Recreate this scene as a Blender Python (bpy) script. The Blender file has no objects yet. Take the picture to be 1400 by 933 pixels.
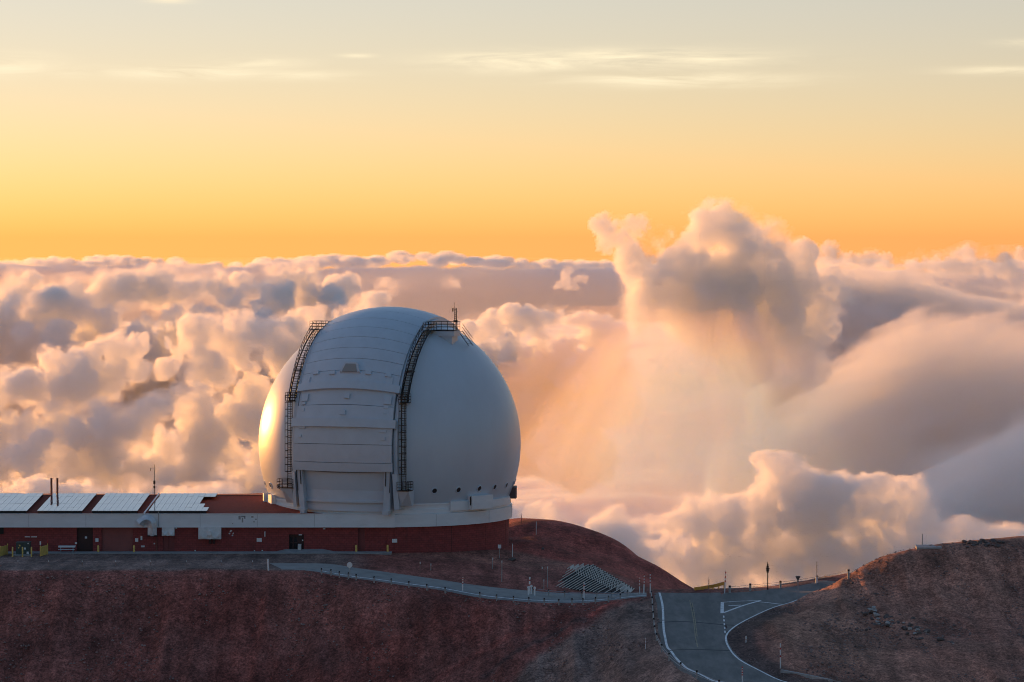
import bpy, bmesh, math, random
import numpy as np
from mathutils import Vector, Matrix, Euler

# ------------------------------------------------------------------ camera, sky, sun, exposure
SC = bpy.context.scene
COL = SC.collection
FPX, EYE_PY, CAM_Z = 4400.0, 325.0, 42.9      # focal length in photo pixels, eye-level row, camera height
cam = bpy.data.cameras.new('camera')
cam.sensor_width = 36.0
cam.lens = 36.0 * FPX / 1400.0
cam.shift_y = -(466.5 - EYE_PY) / 1400.0
cam.clip_start = 1.0
cam.clip_end = 200000.0
cam_o = bpy.data.objects.new('camera', cam)
cam_o.location = (0, 0, CAM_Z)
cam_o.rotation_euler = (math.pi / 2, 0, 0)
COL.objects.link(cam_o)
SC.camera = cam_o

SUN_EL, SUN_AZ = math.radians(3.5), math.radians(-38.0)     # low sun, ahead and to the left
world = bpy.data.worlds.new('World')
SC.world = world
world.use_nodes = True
_nt = world.node_tree
_bg = _nt.nodes['Background']
_sky = _nt.nodes.new('ShaderNodeTexSky')
_sky.sky_type = 'NISHITA'
_sky.sun_disc = False
_sky.sun_elevation = SUN_EL
_sky.sun_rotation = SUN_AZ
_sky.altitude = 0.0
_sky.air_density = 2.0
_sky.dust_density = 0.35
_sky.ozone_density = 3.0
# steepen the sky's change near the horizon: z' = z + a (1 - exp(-z / b))
_geo = _nt.nodes.new('ShaderNodeTexCoord')
_sep = _nt.nodes.new('ShaderNodeSeparateXYZ')
_nt.links.new(_geo.outputs['Generated'], _sep.inputs[0])
def _m(op, a, b=None):
    n = _nt.nodes.new('ShaderNodeMath'); n.operation = op
    for i, v in enumerate((a, b)):
        if v is None: continue
        if isinstance(v, (int, float)): n.inputs[i].default_value = v
        else: _nt.links.new(v, n.inputs[i])
    return n.outputs[0]
_z = _m('MAXIMUM', _sep.outputs[2], 0.0)
_e = _m('EXPONENT', _m('MULTIPLY', _z, -1 / 0.10))
_z2 = _m('ADD', _z, _m('MULTIPLY', _m('SUBTRACT', 1.0, _e), 0.21))
_z2 = _m('ADD', _z2, 0.046)
_cmb = _nt.nodes.new('ShaderNodeCombineXYZ')
_nt.links.new(_sep.outputs[0], _cmb.inputs[0]); _nt.links.new(_sep.outputs[1], _cmb.inputs[1]); _nt.links.new(_z2, _cmb.inputs[2])
_nrm = _nt.nodes.new('ShaderNodeVectorMath'); _nrm.operation = 'NORMALIZE'
_nt.links.new(_cmb.outputs[0], _nrm.inputs[0])
_nt.links.new(_nrm.outputs[0], _sky.inputs[0])
# the sky dims and cools smoothly away from the sunset side
_dot = _m('ADD', _m('MULTIPLY', _sep.outputs[0], math.sin(SUN_AZ)), _m('MULTIPLY', _sep.outputs[1], math.cos(SUN_AZ)))
_f0 = _m('MINIMUM', _m('MULTIPLY', _m('ADD', _dot, 1.0), 1 / 1.55), 1.0)
_f = _m('MULTIPLY', _m('MULTIPLY', _f0, _f0), _m('SUBTRACT', 3.0, _m('MULTIPLY', _f0, 2.0)))
_mix = _nt.nodes.new('ShaderNodeMix'); _mix.data_type = 'RGBA'; _mix.blend_type = 'MIX'     # bright haze low in the sky
_nt.links.new(_m('MULTIPLY', _m('MULTIPLY', _m('EXPONENT', _m('MULTIPLY', _z, -1 / 0.16)), 0.21), _f), _mix.inputs['Factor'])
_nt.links.new(_sky.outputs[0], _mix.inputs['A'])
_mix.inputs['B'].default_value = (2.2, 1.25, 1.0, 1)
_dim = _nt.nodes.new('ShaderNodeMix'); _dim.data_type = 'RGBA'; _dim.blend_type = 'MIX'
_nt.links.new(_f, _dim.inputs['Factor'])
_dim.inputs['A'].default_value = (0.44, 0.575, 0.74, 1); _dim.inputs['B'].default_value = (1.10, 1.03, 1.16, 1)
_mul = _nt.nodes.new('ShaderNodeMix'); _mul.data_type = 'RGBA'; _mul.blend_type = 'MULTIPLY'; _mul.inputs['Factor'].default_value = 1.0
_nt.links.new(_mix.outputs['Result'], _mul.inputs['A']); _nt.links.new(_dim.outputs['Result'], _mul.inputs['B'])
# high thin cirrus, lit pale: streaks in a band low over the sunset
_azi = _m('ARCTAN2', _sep.outputs[0], _sep.outputs[1])
_cv = _nt.nodes.new('ShaderNodeCombineXYZ')
_nt.links.new(_m('MULTIPLY', _azi, 16.0), _cv.inputs[0]); _nt.links.new(_m('MULTIPLY', _sep.outputs[2], 150.0), _cv.inputs[1])
_cn = _nt.nodes.new('ShaderNodeTexNoise'); _cn.inputs['Scale'].default_value = 1.6; _cn.inputs['Detail'].default_value = 9.0; _cn.inputs['Roughness'].default_value = 0.62; _cn.inputs['Distortion'].default_value = 0.6
_nt.links.new(_cv.outputs[0], _cn.inputs['Vector'])
_cm = None
for (_px, _py, _su, _sv, _am) in ((15, 93, 60, 14, 0.9), (95, 101, 40, 8, 0.5), (265, 100, 110, 9, 1.0), (350, 88, 60, 8, 0.8), (400, 104, 80, 7, 0.5), (490, 77, 24, 3, 0.5), (715, 84, 110, 14, 0.9), (880, 82, 150, 13, 1.0), (930, 110, 150, 10, 0.7),
                                 (1370, 100, 70, 6, 0.7), (1395, 63, 40, 5, 0.5), (230, 3, 30, 5, 0.6), (-420, 80, 160, 14, 0.8), (-900, 96, 200, 12, 0.8), (1900, 90, 180, 13, 0.8), (2600, 70, 240, 12, 0.7), (-1700, 75, 260, 13, 0.8)):
    _dx = _m('MULTIPLY', _m('SUBTRACT', _azi, (_px - 700) / FPX), FPX / _su); _dz = _m('MULTIPLY', _m('SUBTRACT', _sep.outputs[2], (EYE_PY - _py) / FPX), FPX / _sv)
    _gz = _m('MULTIPLY', _m('EXPONENT', _m('MULTIPLY', _m('ADD', _m('MULTIPLY', _dx, _dx), _m('MULTIPLY', _dz, _dz)), -1.0)), _am)
    _cm = _gz if _cm is None else _m('MAXIMUM', _cm, _gz)
_cs = _m('MULTIPLY', _m('MINIMUM', _m('MAXIMUM', _m('MULTIPLY', _m('SUBTRACT', _cn.outputs['Fac'], 0.36), 4.0), 0.0), 1.2), _cm)
_ci = _nt.nodes.new('ShaderNodeMix'); _ci.data_type = 'RGBA'; _ci.blend_type = 'MIX'
_nt.links.new(_m('MINIMUM', _m('MULTIPLY', _cs, 1.15), 0.9), _ci.inputs['Factor'])
_nt.links.new(_mul.outputs['Result'], _ci.inputs['A']); _ci.inputs['B'].default_value = (2.25, 1.92, 1.32, 1)
_nt.links.new(_ci.outputs['Result'], _bg.inputs[0])
_bg.inputs[1].default_value = 0.15

sun = bpy.data.lights.new('sun', 'SUN')
sun.energy = 1.8
sun.angle = math.radians(0.5)
sun.color = (1.0, 0.41, 0.09)
sun_o = bpy.data.objects.new('sun', sun)
SUN_DIR = Vector((math.sin(SUN_AZ) * math.cos(SUN_EL), math.cos(SUN_AZ) * math.cos(SUN_EL), math.sin(SUN_EL)))
sun_o.rotation_euler = SUN_DIR.to_track_quat('Z', 'Y').to_euler()
sun_o.location = (-150, 300, 150)
COL.objects.link(sun_o)

SC.view_settings.view_transform = 'Standard'
SC.view_settings.look = 'None'
SC.view_settings.exposure = 1.7
SC.view_settings.gamma = 1.0
SC.render.engine = 'CYCLES'
CY = SC.cycles
CY.use_adaptive_sampling = True
CY.adaptive_threshold = 0.03
CY.use_denoising = True
CY.filter_width = 1.05
CY.max_bounces = 14
CY.diffuse_bounces = 3
CY.glossy_bounces = 3
CY.transparent_max_bounces = 16
CY.volume_bounces = 10
CY.volume_step_rate = 2.4
CY.volume_max_steps = 512

def at(px, py, y):
    """World point seen at photo pixel (px, py) at depth y."""
    return Vector(((px - 700.0) * y / FPX, y, CAM_Z - (py - EYE_PY) * y / FPX))
# ------------------------------------------------------------------ noise tools
def spline_axis(a, n, cell, off, axis):
    """Resample lattice a along an axis to n samples, cubic B-spline."""
    t = np.arange(n, dtype=np.float32) / cell + off
    i = np.floor(t).astype(np.int64); f = (t - i).astype(np.float32)
    w = [(1 - f) ** 3 / 6, (3 * f ** 3 - 6 * f ** 2 + 4) / 6, (-3 * f ** 3 + 3 * f ** 2 + 3 * f + 1) / 6, f ** 3 / 6]
    sh = [1, 1, 1]; sh[axis] = n
    out = None
    for k in range(4):
        p = np.take(a, i + k, axis=axis) * w[k].reshape(sh)
        out = p if out is None else out + p
    return out

def vnoise(shape, cells, rng):
    """Smooth value noise, about -1..1; cells = lattice size in voxels for each axis."""
    lat = [int(shape[k] / cells[k]) + 6 for k in range(3)]
    a = rng.uniform(-1, 1, lat).astype(np.float32) * 2.2
    for ax in np.argsort([shape[k] / lat[k] for k in range(3)]):
        a = spline_axis(a, shape[ax], cells[ax], rng.uniform(0, 1), ax)
    return a

def fbm(shape, cell, rng, octaves, gain=0.5, lac=2.0, billow=False, stretch=(1, 1, 1)):
    out = np.zeros(shape, np.float32); amp = 1.0; tot = 0
    for o in range(octaves):
        c = [max(1.01, cell * stretch[k] / lac ** o) for k in range(3)]
        n = vnoise(shape, c, rng)
        if billow: n = 2 * np.abs(n) - 0.7
        out += amp * n; tot += amp; amp *= gain
    return out / tot

def smooth01(x):
    x = np.clip(x, 0, 1)
    return x * x * (3 - 2 * x)

RNG = np.random.default_rng
# ------------------------------------------------------------------ helpers
def lin(h):
    h = h.lstrip('#'); c = [int(h[i:i + 2], 16) / 255 for i in (0, 2, 4)]
    return tuple(x / 12.92 if x <= 0.04045 else ((x + 0.055) / 1.055) ** 2.4 for x in c)

MATS = {}
def mat(name, col, rough=0.6, metal=0.0, var=0.0, scale=1.0, bump=0.0, bscale=8.0, stain=None, spec=0.5, coat=0.0, ior=1.5, stretch=(1, 1, 1)):
    """Principled paint with noise mottling, an optional stain colour and fine bump."""
    if name in MATS: return MATS[name]
    m = bpy.data.materials.new(name); m.use_nodes = True
    nt = m.node_tree; b = nt.nodes['Principled BSDF']
    b.inputs['Roughness'].default_value = rough; b.inputs['Metallic'].default_value = metal
    b.inputs['Specular IOR Level'].default_value = spec; b.inputs['Coat Weight'].default_value = coat; b.inputs['IOR'].default_value = ior
    b.inputs['Base Color'].default_value = (*col, 1)
    if var or bump or stain:
        tc = nt.nodes.new('ShaderNodeTexCoord'); mp = nt.nodes.new('ShaderNodeMapping'); mp.inputs['Scale'].default_value = stretch
        nt.links.new(tc.outputs['Object'], mp.inputs[0])
    if var or stain:
        n = nt.nodes.new('ShaderNodeTexNoise'); n.inputs['Scale'].default_value = scale; n.inputs['Detail'].default_value = 8; n.inputs['Roughness'].default_value = 0.65
        nt.links.new(mp.outputs[0], n.inputs['Vector'])
        r = nt.nodes.new('ShaderNodeValToRGB')
        lo = tuple(max(0, c * (1 - var)) for c in col); hi = tuple(min(1, c * (1 + var)) for c in col)
        r.color_ramp.elements[0].position = 0.3; r.color_ramp.elements[0].color = (*lo, 1)
        r.color_ramp.elements[1].position = 0.7; r.color_ramp.elements[1].color = (*hi, 1)
        nt.links.new(n.outputs['Fac'], r.inputs['Fac']); out = r.outputs['Color']
        if stain:
            n2 = nt.nodes.new('ShaderNodeTexNoise'); n2.inputs['Scale'].default_value = stain[1]; n2.inputs['Detail'].default_value = 9; n2.inputs['Roughness'].default_value = 0.7
            nt.links.new(mp.outputs[0], n2.inputs['Vector'])
            r2 = nt.nodes.new('ShaderNodeValToRGB'); r2.color_ramp.elements[0].position = stain[2]; r2.color_ramp.elements[1].position = stain[2] + 0.14
            r2.color_ramp.elements[1].color = (stain[3],) * 3 + (1,)
            nt.links.new(n2.outputs['Fac'], r2.inputs['Fac'])
            mx = nt.nodes.new('ShaderNodeMix'); mx.data_type = 'RGBA'
            nt.links.new(r2.outputs['Color'], mx.inputs['Factor']); nt.links.new(out, mx.inputs['A']); mx.inputs['B'].default_value = (*stain[0], 1)
            out = mx.outputs['Result']
        nt.links.new(out, b.inputs['Base Color'])
    if bump:
        n3 = nt.nodes.new('ShaderNodeTexNoise'); n3.inputs['Scale'].default_value = bscale; n3.inputs['Detail'].default_value = 6
        nt.links.new(mp.outputs[0], n3.inputs['Vector'])
        bp = nt.nodes.new('ShaderNodeBump'); bp.inputs['Strength'].default_value = bump; bp.inputs['Distance'].default_value = 0.1
        nt.links.new(n3.outputs['Fac'], bp.inputs['Height']); nt.links.new(bp.outputs[0], b.inputs['Normal'])
    MATS[name] = m
    return m

class MB:
    """Collects vertices and faces for one mesh."""
    def __init__(self): self.v = []; self.f = []
    def add(self, vs, fs):
        k = len(self.v); self.v += [tuple(p) for p in vs]; self.f += [tuple(i + k for i in q) for q in fs]; return self
    def hexa(self, p):      # 8 corners: bottom 4 ccw, top 4 ccw
        return self.add(p, [(3, 2, 1, 0), (4, 5, 6, 7), (0, 1, 5, 4), (1, 2, 6, 5), (2, 3, 7, 6), (3, 0, 4, 7)])
    def box(self, x0, x1, y0, y1, z0, z1):
        return self.hexa([(x0, y0, z0), (x1, y0, z0), (x1, y1, z0), (x0, y1, z0), (x0, y0, z1), (x1, y0, z1), (x1, y1, z1), (x0, y1, z1)])
    def bar(self, a, b, w, h=None, up=(0, 0, 1)):
        a, b = Vector(a), Vector(b); d = (b - a).normalized(); u = Vector(up)
        if abs(d.dot(u)) > 0.98: u = Vector((1, 0, 0))
        s = d.cross(u).normalized() * (w / 2); t = s.cross(d).normalized() * ((h or w) / 2)
        return self.hexa([a - s - t, a + s - t, b + s - t, b - s - t, a - s + t, a + s + t, b + s + t, b - s + t])
    def tube(self, pts, r, n=6, cap=True):
        pts = [Vector(p) for p in pts]; rings = []
        rs = r if isinstance(r, (list, tuple)) else [r] * len(pts)
        for i, p in enumerate(pts):
            d = (pts[min(i + 1, len(pts) - 1)] - pts[max(i - 1, 0)]).normalized()
            u = Vector((0, 0, 1)) if abs(d.z) < 0.95 else Vector((1, 0, 0))
            s = d.cross(u).normalized(); t = s.cross(d)
            rings.append([p + (s * math.cos(2 * math.pi * k / n) + t * math.sin(2 * math.pi * k / n)) * rs[i] for k in range(n)])
        vs = [q for R in rings for q in R]; fs = []
        for i in range(len(pts) - 1):
            for k in range(n):
                a, b = i * n + k, i * n + (k + 1) % n
                fs.append((a, b, b + n, a + n))
        if cap: fs += [tuple(range(n - 1, -1, -1)), tuple((len(pts) - 1) * n + k for k in range(n))]
        return self.add(vs, fs)
    def lathe(self, prof, n=64, a0=0.0, a1=2 * math.pi):
        full = abs(a1 - a0 - 2 * math.pi) < 1e-6; m = n if full else n + 1
        vs = [(r * math.cos(a0 + (a1 - a0) * k / n), r * math.sin(a0 + (a1 - a0) * k / n), z) for (r, z) in prof for k in range(m)]
        fs = []
        for i in range(len(prof) - 1):
            for k in range(n):
                a, b = i * m + k, i * m + (k + 1) % m
                fs.append((a, b, b + m, a + m))
        return self.add(vs, fs)
    def build(self, name, material, parent=None, smooth=False, **props):
        me = bpy.data.meshes.new(name); me.from_pydata(self.v, [], self.f)
        me.update()
        o = bpy.data.objects.new(name, me); COL.objects.link(o)
        me.materials.append(material)
        if smooth:
            me.polygons.foreach_set('use_smooth', [True] * len(me.polygons))
        if parent: o.parent = parent
        for k, v in props.items(): o[k] = v
        return o

def smooth_by_angle(o, deg=35):
    me = o.data; bm = bmesh.new(); bm.from_mesh(me)
    for f in bm.faces: f.smooth = True
    lim = math.radians(deg)
    for e in bm.edges:
        e.smooth = len(e.link_faces) == 2 and e.calc_face_angle(3.2) < lim
    bm.to_mesh(me); bm.free()

def thing(name, label, category, loc=(0, 0, 0), rz=0.0, group=None):
    o = bpy.data.objects.new(name, None); COL.objects.link(o)
    o.empty_display_size = 0.3
    o.location = loc; o.rotation_euler = (0, 0, rz); o['label'] = label; o['category'] = category
    if group: o['group'] = group
    return o

def tag(o, label, category, group=None):
    o['label'] = label; o['category'] = category
    if group: o['group'] = group
    return o

def link_copy(o, parent=None, loc=None, rot=None):
    c = o.copy(); COL.objects.link(c)
    if parent is not None: c.parent = parent
    if loc is not None: c.location = loc
    if rot is not None: c.rotation_euler = rot
    return c

def copy_thing(t, loc, rz=None, label=None, tilt=None):
    c = link_copy(t, loc=loc)
    if rz is not None: c.rotation_euler = (0, 0, rz)
    if tilt is not None: c.rotation_euler = tilt
    if label: c['label'] = label
    for ch in list(t.children):
        d = link_copy(ch, c)
        for g in list(ch.children): link_copy(g, d)
    return c

# ------------------------------------------------------------------ the ground's shape
def road_plane(y):
    y = np.asarray(y, dtype=float)
    return -2.7 + np.where(y < 414, 0.06, 0.03) * (y - 414)

def on_road(px, py):
    """Point of the main road's plane seen at a photo pixel."""
    y = 400.0
    for _ in range(40):
        y = 0.5 * y + 0.5 * (CAM_Z - float(road_plane(y))) * FPX / (py - EYE_PY)
    return at(px, py, y)

CP = []
def cp(px, py, y): CP.append(tuple(at(px, py, y)))
for x in range(-100, -20, 11):
    for y in (419, 428, 440, 458, 476): CP.append((x, y, 0.0))
    CP.append((x, 500, -5.0)); CP.append((x, 540, -28.0))
for x in (-18, -8, -2):
    CP.append((x, 476, 0.3)); CP.append((x, 460, 0.0)); CP.append((x, 500, -6)); CP.append((x, 540, -28))
for px in (-90, 0, 90, 180, 270, 350):
    cp(px, 780.5, 415.5); cp(px, 860, 405); cp(px, 933, 395.5); cp(px, 1000, 388); cp(px, 1090, 378)
SPUR_LO = [(385, 779, 416.5), (410, 780.5, 416), (440, 784, 415), (500, 793.5, 412), (560, 801.5, 409.5), (620, 810.5, 407), (700, 822, 405), (760, 825, 405), (830, 821.5, 406.5), (884, 814.5, 409.5)]
SPUR_UP = [(368, 769.5, 424), (410, 769.5, 424), (450, 771, 423), (480, 776, 421), (560, 787, 418), (640, 799, 415.5), (700, 806, 414.5), (760, 810.5, 414), (830, 812, 413.5), (884, 810.0, 413)]
for q in SPUR_LO + SPUR_UP: cp(*q)
for q in [(420, 782.5, 414.5), (500, 796, 410.8), (600, 809.5, 407), (700, 825, 404), (760, 828, 404)]: cp(*q)
for q in [(420, 860, 404), (420, 933, 394.5), (500, 860, 402), (500, 933, 393), (600, 870, 399), (600, 933, 390.5), (700, 870, 397.5), (700, 905, 391), (650, 933, 388.5),
          (700, 933, 386), (800, 852, 399.5), (760, 876, 395), (800, 890, 388), (800, 933, 377), (850, 838, 402), (870, 860, 391), (870, 900, 377), (870, 933, 367),
          (500, 1000, 384), (650, 1010, 376), (800, 1010, 362), (900, 1000, 350), (500, 1090, 372)]: cp(*q)
for q in [(540, 758, 437.5), (580, 757.5, 438.5), (620, 756, 441), (660, 752.5, 445), (697, 750, 452), (705, 735, 462), (440, 759, 434), (500, 762, 432), (600, 776, 427), (650, 772, 431), (700, 770, 440), (700, 795, 420), (740, 782, 431),
          (760, 760, 447), (725, 731, 462), (700, 716, 470), (700, 709, 477), (740, 711, 478), (770, 714, 478), (800, 722, 475), (850, 742, 468), (900, 774, 459), (945, 810, 449),
          (800, 752, 457), (840, 772, 448), (875, 795, 434), (895, 808, 424), (770, 792, 425.5), (800, 776, 435), (830, 792, 428.5), (855, 810, 418.5), (740, 742, 455)]: cp(*q)
for (px, y, z) in [(700, 500, -3), (770, 500, -4), (850, 490, -7), (900, 480, -10), (945, 470, -13.5), (1000, 470, -16), (700, 540, -24), (800, 540, -26), (900, 540, -32), (1000, 540, -36)]:
    CP.append(((px - 700) * y / FPX, y, z))
LEFT_EDGE = [(893, 810.3), (898.5, 830), (899.5, 855), (901.5, 872), (907.5, 890), (920, 906), (939, 922), (966, 936), (1000, 950)]
RIGHT_EDGE = [(987, 810.3), (989, 830), (991, 852), (993.5, 870), (997.5, 882), (1007, 895), (1024, 908), (1049, 921), (1078, 934), (1120, 950)]
SIDE_UP = [(987, 810.2), (1010, 810.0), (1040, 807.5), (1070, 803.5), (1100, 799), (1135, 793), (1190, 784)]
SIDE_LO = [(993.5, 870), (998, 863), (1012, 852.5), (1032, 842), (1062, 829.5), (1092, 819.5), (1140, 806), (1200, 796)]
for e in (LEFT_EDGE, RIGHT_EDGE, SIDE_UP, SIDE_LO):
    for q in e: CP.append(tuple(on_road(*q)))
for q in [(940, 815), (945, 840), (950, 870), (960, 900), (1020, 930), (1030, 825), (1080, 812), (888, 818), (889, 850), (891, 872), (898, 893), (930, 925)]: CP.append(tuple(on_road(*q)))
for (px, y, z) in [(890, 421, -3.2), (940, 419, -2.95), (975, 419, -2.9), (915, 434, -4.9), (940, 433, -5.6), (990, 432, -5.6), (1040, 436, -5), (1090, 446, -5.5), (975, 447, -7.6), (1010, 447, -8.2), (1040, 465, -14), (1140, 462, -11), (1100, 490, -22)]:
    CP.append(((px - 700) * y / FPX, y, z))
for q in [(1100, 796, 431), (1145, 788, 434), (1190, 780, 436)]: cp(*q)
for q in [(1003, 869), (1011, 884), (1034, 906), (1078, 928)]: CP.append(tuple(on_road(*q)))
for q in [(1100, 824, 406), (1130, 803, 413), (1160, 783.5, 414.5), (1200, 763, 415.5), (1230, 753, 416), (1260, 746, 416.5), (1330, 740, 417), (1400, 738, 418), (1470, 737, 418),
          (1060, 850, 392), (1150, 822, 403), (1200, 802, 406), (1260, 790, 408), (1330, 785, 408), (1400, 785, 408), (1470, 785, 408), (1100, 855, 387), (1150, 868, 384),
          (1200, 860, 388), (1260, 850, 392), (1330, 846, 393.5), (1400, 846, 393.5), (1100, 905, 367), (1160, 924, 363), (1220, 920, 366), (1300, 915, 370.5), (1400, 915, 370.5), (1470, 915, 370.5),
          (1200, 965, 352), (1320, 970, 353), (1450, 970, 353)]: cp(*q)
for (px, y, z) in [(1160, 428, -3.5), (1200, 430, -2), (1260, 432, -0.5), (1330, 434, 0.5), (1400, 436, 0.8), (1200, 455, -9), (1330, 455, -8), (1440, 455, -7), (1300, 500, -28), (1440, 500, -27)]:
    CP.append(((px - 700) * y / FPX, y, z))
for x in (-90, -50, -10, 30, 70): CP.append((x, 345, -24 + max(0, x) * 0.2)); CP.append((x, 325, -26 + max(0, x) * 0.15))
CP = np.array(CP, float)
_MQ = 3.0
def _phi(ax, ay, bx, by): return np.sqrt((ax[:, None] - bx[None, :]) ** 2 + (ay[:, None] - by[None, :]) ** 2 + _MQ ** 2)
_n = len(CP)
_A = np.zeros((_n + 3, _n + 3)); _A[:_n, :_n] = -_phi(CP[:, 0], CP[:, 1], CP[:, 0], CP[:, 1]) ; _A[np.arange(_n), np.arange(_n)] += 0.25
_A[:_n, _n] = 1; _A[:_n, _n + 1] = CP[:, 0]; _A[:_n, _n + 2] = CP[:, 1] - 420; _A[_n:, :_n] = _A[:_n, _n:].T
_W = np.linalg.solve(_A, np.concatenate([CP[:, 2], [0, 0, 0]]))

def poly_signed(x, y, poly):
    """Signed distance (negative inside) from points to a polygon."""
    P = np.array(poly, float); Q = np.roll(P, -1, 0)
    d2 = np.full(x.shape, 1e18); ins = np.zeros(x.shape, bool)
    for (ax, ay), (bx, by) in zip(P, Q):
        ex, ey = bx - ax, by - ay; L = ex * ex + ey * ey + 1e-12
        t = np.clip(((x - ax) * ex + (y - ay) * ey) / L, 0, 1)
        d2 = np.minimum(d2, (x - ax - t * ex) ** 2 + (y - ay - t * ey) ** 2)
        c = ((ay > y) != (by > y)) & (x < ex * (y - ay) / (ey if abs(ey) > 1e-9 else 1e-9) + ax)
        ins ^= c
    d = np.sqrt(d2)
    return np.where(ins, -d, d)

def smooth_line(pts, n):
    """Resample a list of points to n with Catmull-Rom."""
    P = [Vector(p) for p in pts]; P = [2 * P[0] - P[1]] + P + [2 * P[-1] - P[-2]]
    out = []; m = len(pts) - 1
    for k in range(n):
        t = k / (n - 1) * m; i = min(int(t), m - 1); f = t - i
        a, b, c, d = P[i], P[i + 1], P[i + 2], P[i + 3]
        out.append(0.5 * ((2 * b) + (c - a) * f + (2 * a - 5 * b + 4 * c - d) * f * f + (3 * b - a - 3 * c + d) * f ** 3))
    return out

MAIN_L = smooth_line([on_road(*q) for q in LEFT_EDGE], 60); MAIN_R = smooth_line([on_road(*q) for q in RIGHT_EDGE], 60)
SIDE_U = smooth_line([on_road(*q) for q in SIDE_UP], 50); SIDE_L = smooth_line([on_road(*q) for q in SIDE_LO], 50)
SP_L = smooth_line([at(*q) for q in SPUR_LO], 80); SP_U = smooth_line([at(*q) for q in SPUR_UP], 80)
ROADS = [[(p.x, p.y) for p in a] + [(p.x, p.y) for p in reversed(b)] for a, b in ((MAIN_L, MAIN_R), (SIDE_U, SIDE_L), (SP_L, SP_U))]

def base_z(x, y):
    x = np.atleast_1d(np.asarray(x, float)); y = np.atleast_1d(np.asarray(y, float))
    out = np.empty(x.shape)
    for k in range(0, x.size, 20000):
        s = slice(k, k + 20000)
        out[s] = -_phi(x[s], y[s], CP[:, 0], CP[:, 1]) @ _W[:_n] + _W[_n] + _W[_n + 1] * x[s] + _W[_n + 2] * (y[s] - 420)
    pad = smooth01((y - 415.6) / 2.0) * smooth01((-20 - x) / 8)
    return out * (1 - pad) + 0.0 * pad

def gz(x, y): return float(base_z(x, y)[0])

def hit(px, py):
    """Ground point seen at a photo pixel."""
    y = np.arange(335.0, 500.0, 0.25)
    z = CAM_Z - (py - EYE_PY) * y / FPX
    g = base_z((px - 700.0) * y / FPX, y)
    k = np.argmax(g >= z)
    if g[k] < z[k]: k = int(np.argmin(z - g))
    return Vector(((px - 700.0) * y[k] / FPX, y[k], g[k]))
# ------------------------------------------------------------------ ground and roads
def soil_material():
    m = bpy.data.materials.new('cinder_soil'); m.use_nodes = True
    nt = m.node_tree; N = nt.nodes.new; L = nt.links.new; b = nt.nodes['Principled BSDF']
    b.inputs['Roughness'].default_value = 0.95; b.inputs['Specular IOR Level'].default_value = 0.15
    tc = N('ShaderNodeTexCoord')
    at_ = N('ShaderNodeAttribute'); at_.attribute_name = 'soil'
    def noise(scale, det=8, rough=0.65, vec=None):
        n = N('ShaderNodeTexNoise'); n.inputs['Scale'].default_value = scale; n.inputs['Detail'].default_value = det; n.inputs['Roughness'].default_value = rough
        L(vec or tc.outputs['Object'], n.inputs['Vector']); return n.outputs['Fac']
    def ramp(f, p0, p1, c0=(0, 0, 0), c1=(1, 1, 1)):
        r = N('ShaderNodeValToRGB'); r.color_ramp.elements[0].position = p0; r.color_ramp.elements[1].position = p1
        r.color_ramp.elements[0].color = (*c0, 1); r.color_ramp.elements[1].color = (*c1, 1); L(f, r.inputs['Fac']); return r.outputs['Color']
    def mix(f, a, c, mode='MIX'):
        x = N('ShaderNodeMix'); x.data_type = 'RGBA'; x.blend_type = mode
        if isinstance(f, float): x.inputs['Factor'].default_value = f
        else: L(f, x.inputs['Factor'])
        for s, v in (('A', a), ('B', c)):
            if isinstance(v, tuple): x.inputs[s].default_value = (*v, 1)
            else: L(v, x.inputs[s])
        return x.outputs['Result']
    col = at_.outputs['Color']
    big = ramp(noise(0.11, 5), 0.34, 0.68, (1.55, 1.38, 1.30), (3.3, 2.75, 2.5))
    col = mix(1.0, col, big, 'MULTIPLY')
    mid = ramp(noise(0.7, 8, 0.75), 0.33, 0.68, (0.66, 0.66, 0.66), (1.38, 1.36, 1.35))
    col = mix(1.0, col, mid, 'MULTIPLY')
    fine = ramp(noise(1.9, 4, 0.7), 0.38, 0.64, (0.8, 0.8, 0.8), (1.22, 1.21, 1.2))
    col = mix(1.0, col, fine, 'MULTIPLY')
    ms = N('ShaderNodeMapping'); ms.inputs['Scale'].default_value = (1.0, 0.16, 0.3); ms.inputs['Rotation'].default_value = (0, 0, -0.5); L(tc.outputs['Object'], ms.inputs[0])
    slide = ramp(noise(0.55, 6, 0.6, ms.outputs[0]), 0.36, 0.66, (0.74, 0.73, 0.72), (1.32, 1.3, 1.28))
    col = mix(1.0, col, slide, 'MULTIPLY')
    # single cinders: every cell its own tone
    vc = N('ShaderNodeTexVoronoi'); vc.inputs['Scale'].default_value = 5.5; L(tc.outputs['Object'], vc.inputs['Vector'])
    bw = N('ShaderNodeRGBToBW'); L(vc.outputs['Color'], bw.inputs[0])
    col = mix(1.0, col, ramp(bw.outputs[0], 0.15, 0.9, (0.6, 0.6, 0.6), (1.5, 1.48, 1.46)), 'MULTIPLY')
    # scattered pale and dark stones too small to model
    vo = N('ShaderNodeTexVoronoi'); vo.inputs['Scale'].default_value = 1.9; L(tc.outputs['Object'], vo.inputs['Vector'])
    sp = ramp(vo.outputs['Distance'], 0.07, 0.11, (1, 1, 1), (0, 0, 0))
    pick = ramp(noise(0.9, 3), 0.56, 0.62)
    col = mix(mix(1.0, sp, pick, 'MULTIPLY'), col, (0.20, 0.17, 0.16))
    L(col, b.inputs['Base Color'])
    bp = N('ShaderNodeBump'); bp.inputs['Strength'].default_value = 0.2; bp.inputs['Distance'].default_value = 0.16
    L(noise(1.6, 3, 0.6), bp.inputs['Height']); L(bp.outputs[0], b.inputs['Normal'])
    return m
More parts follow.
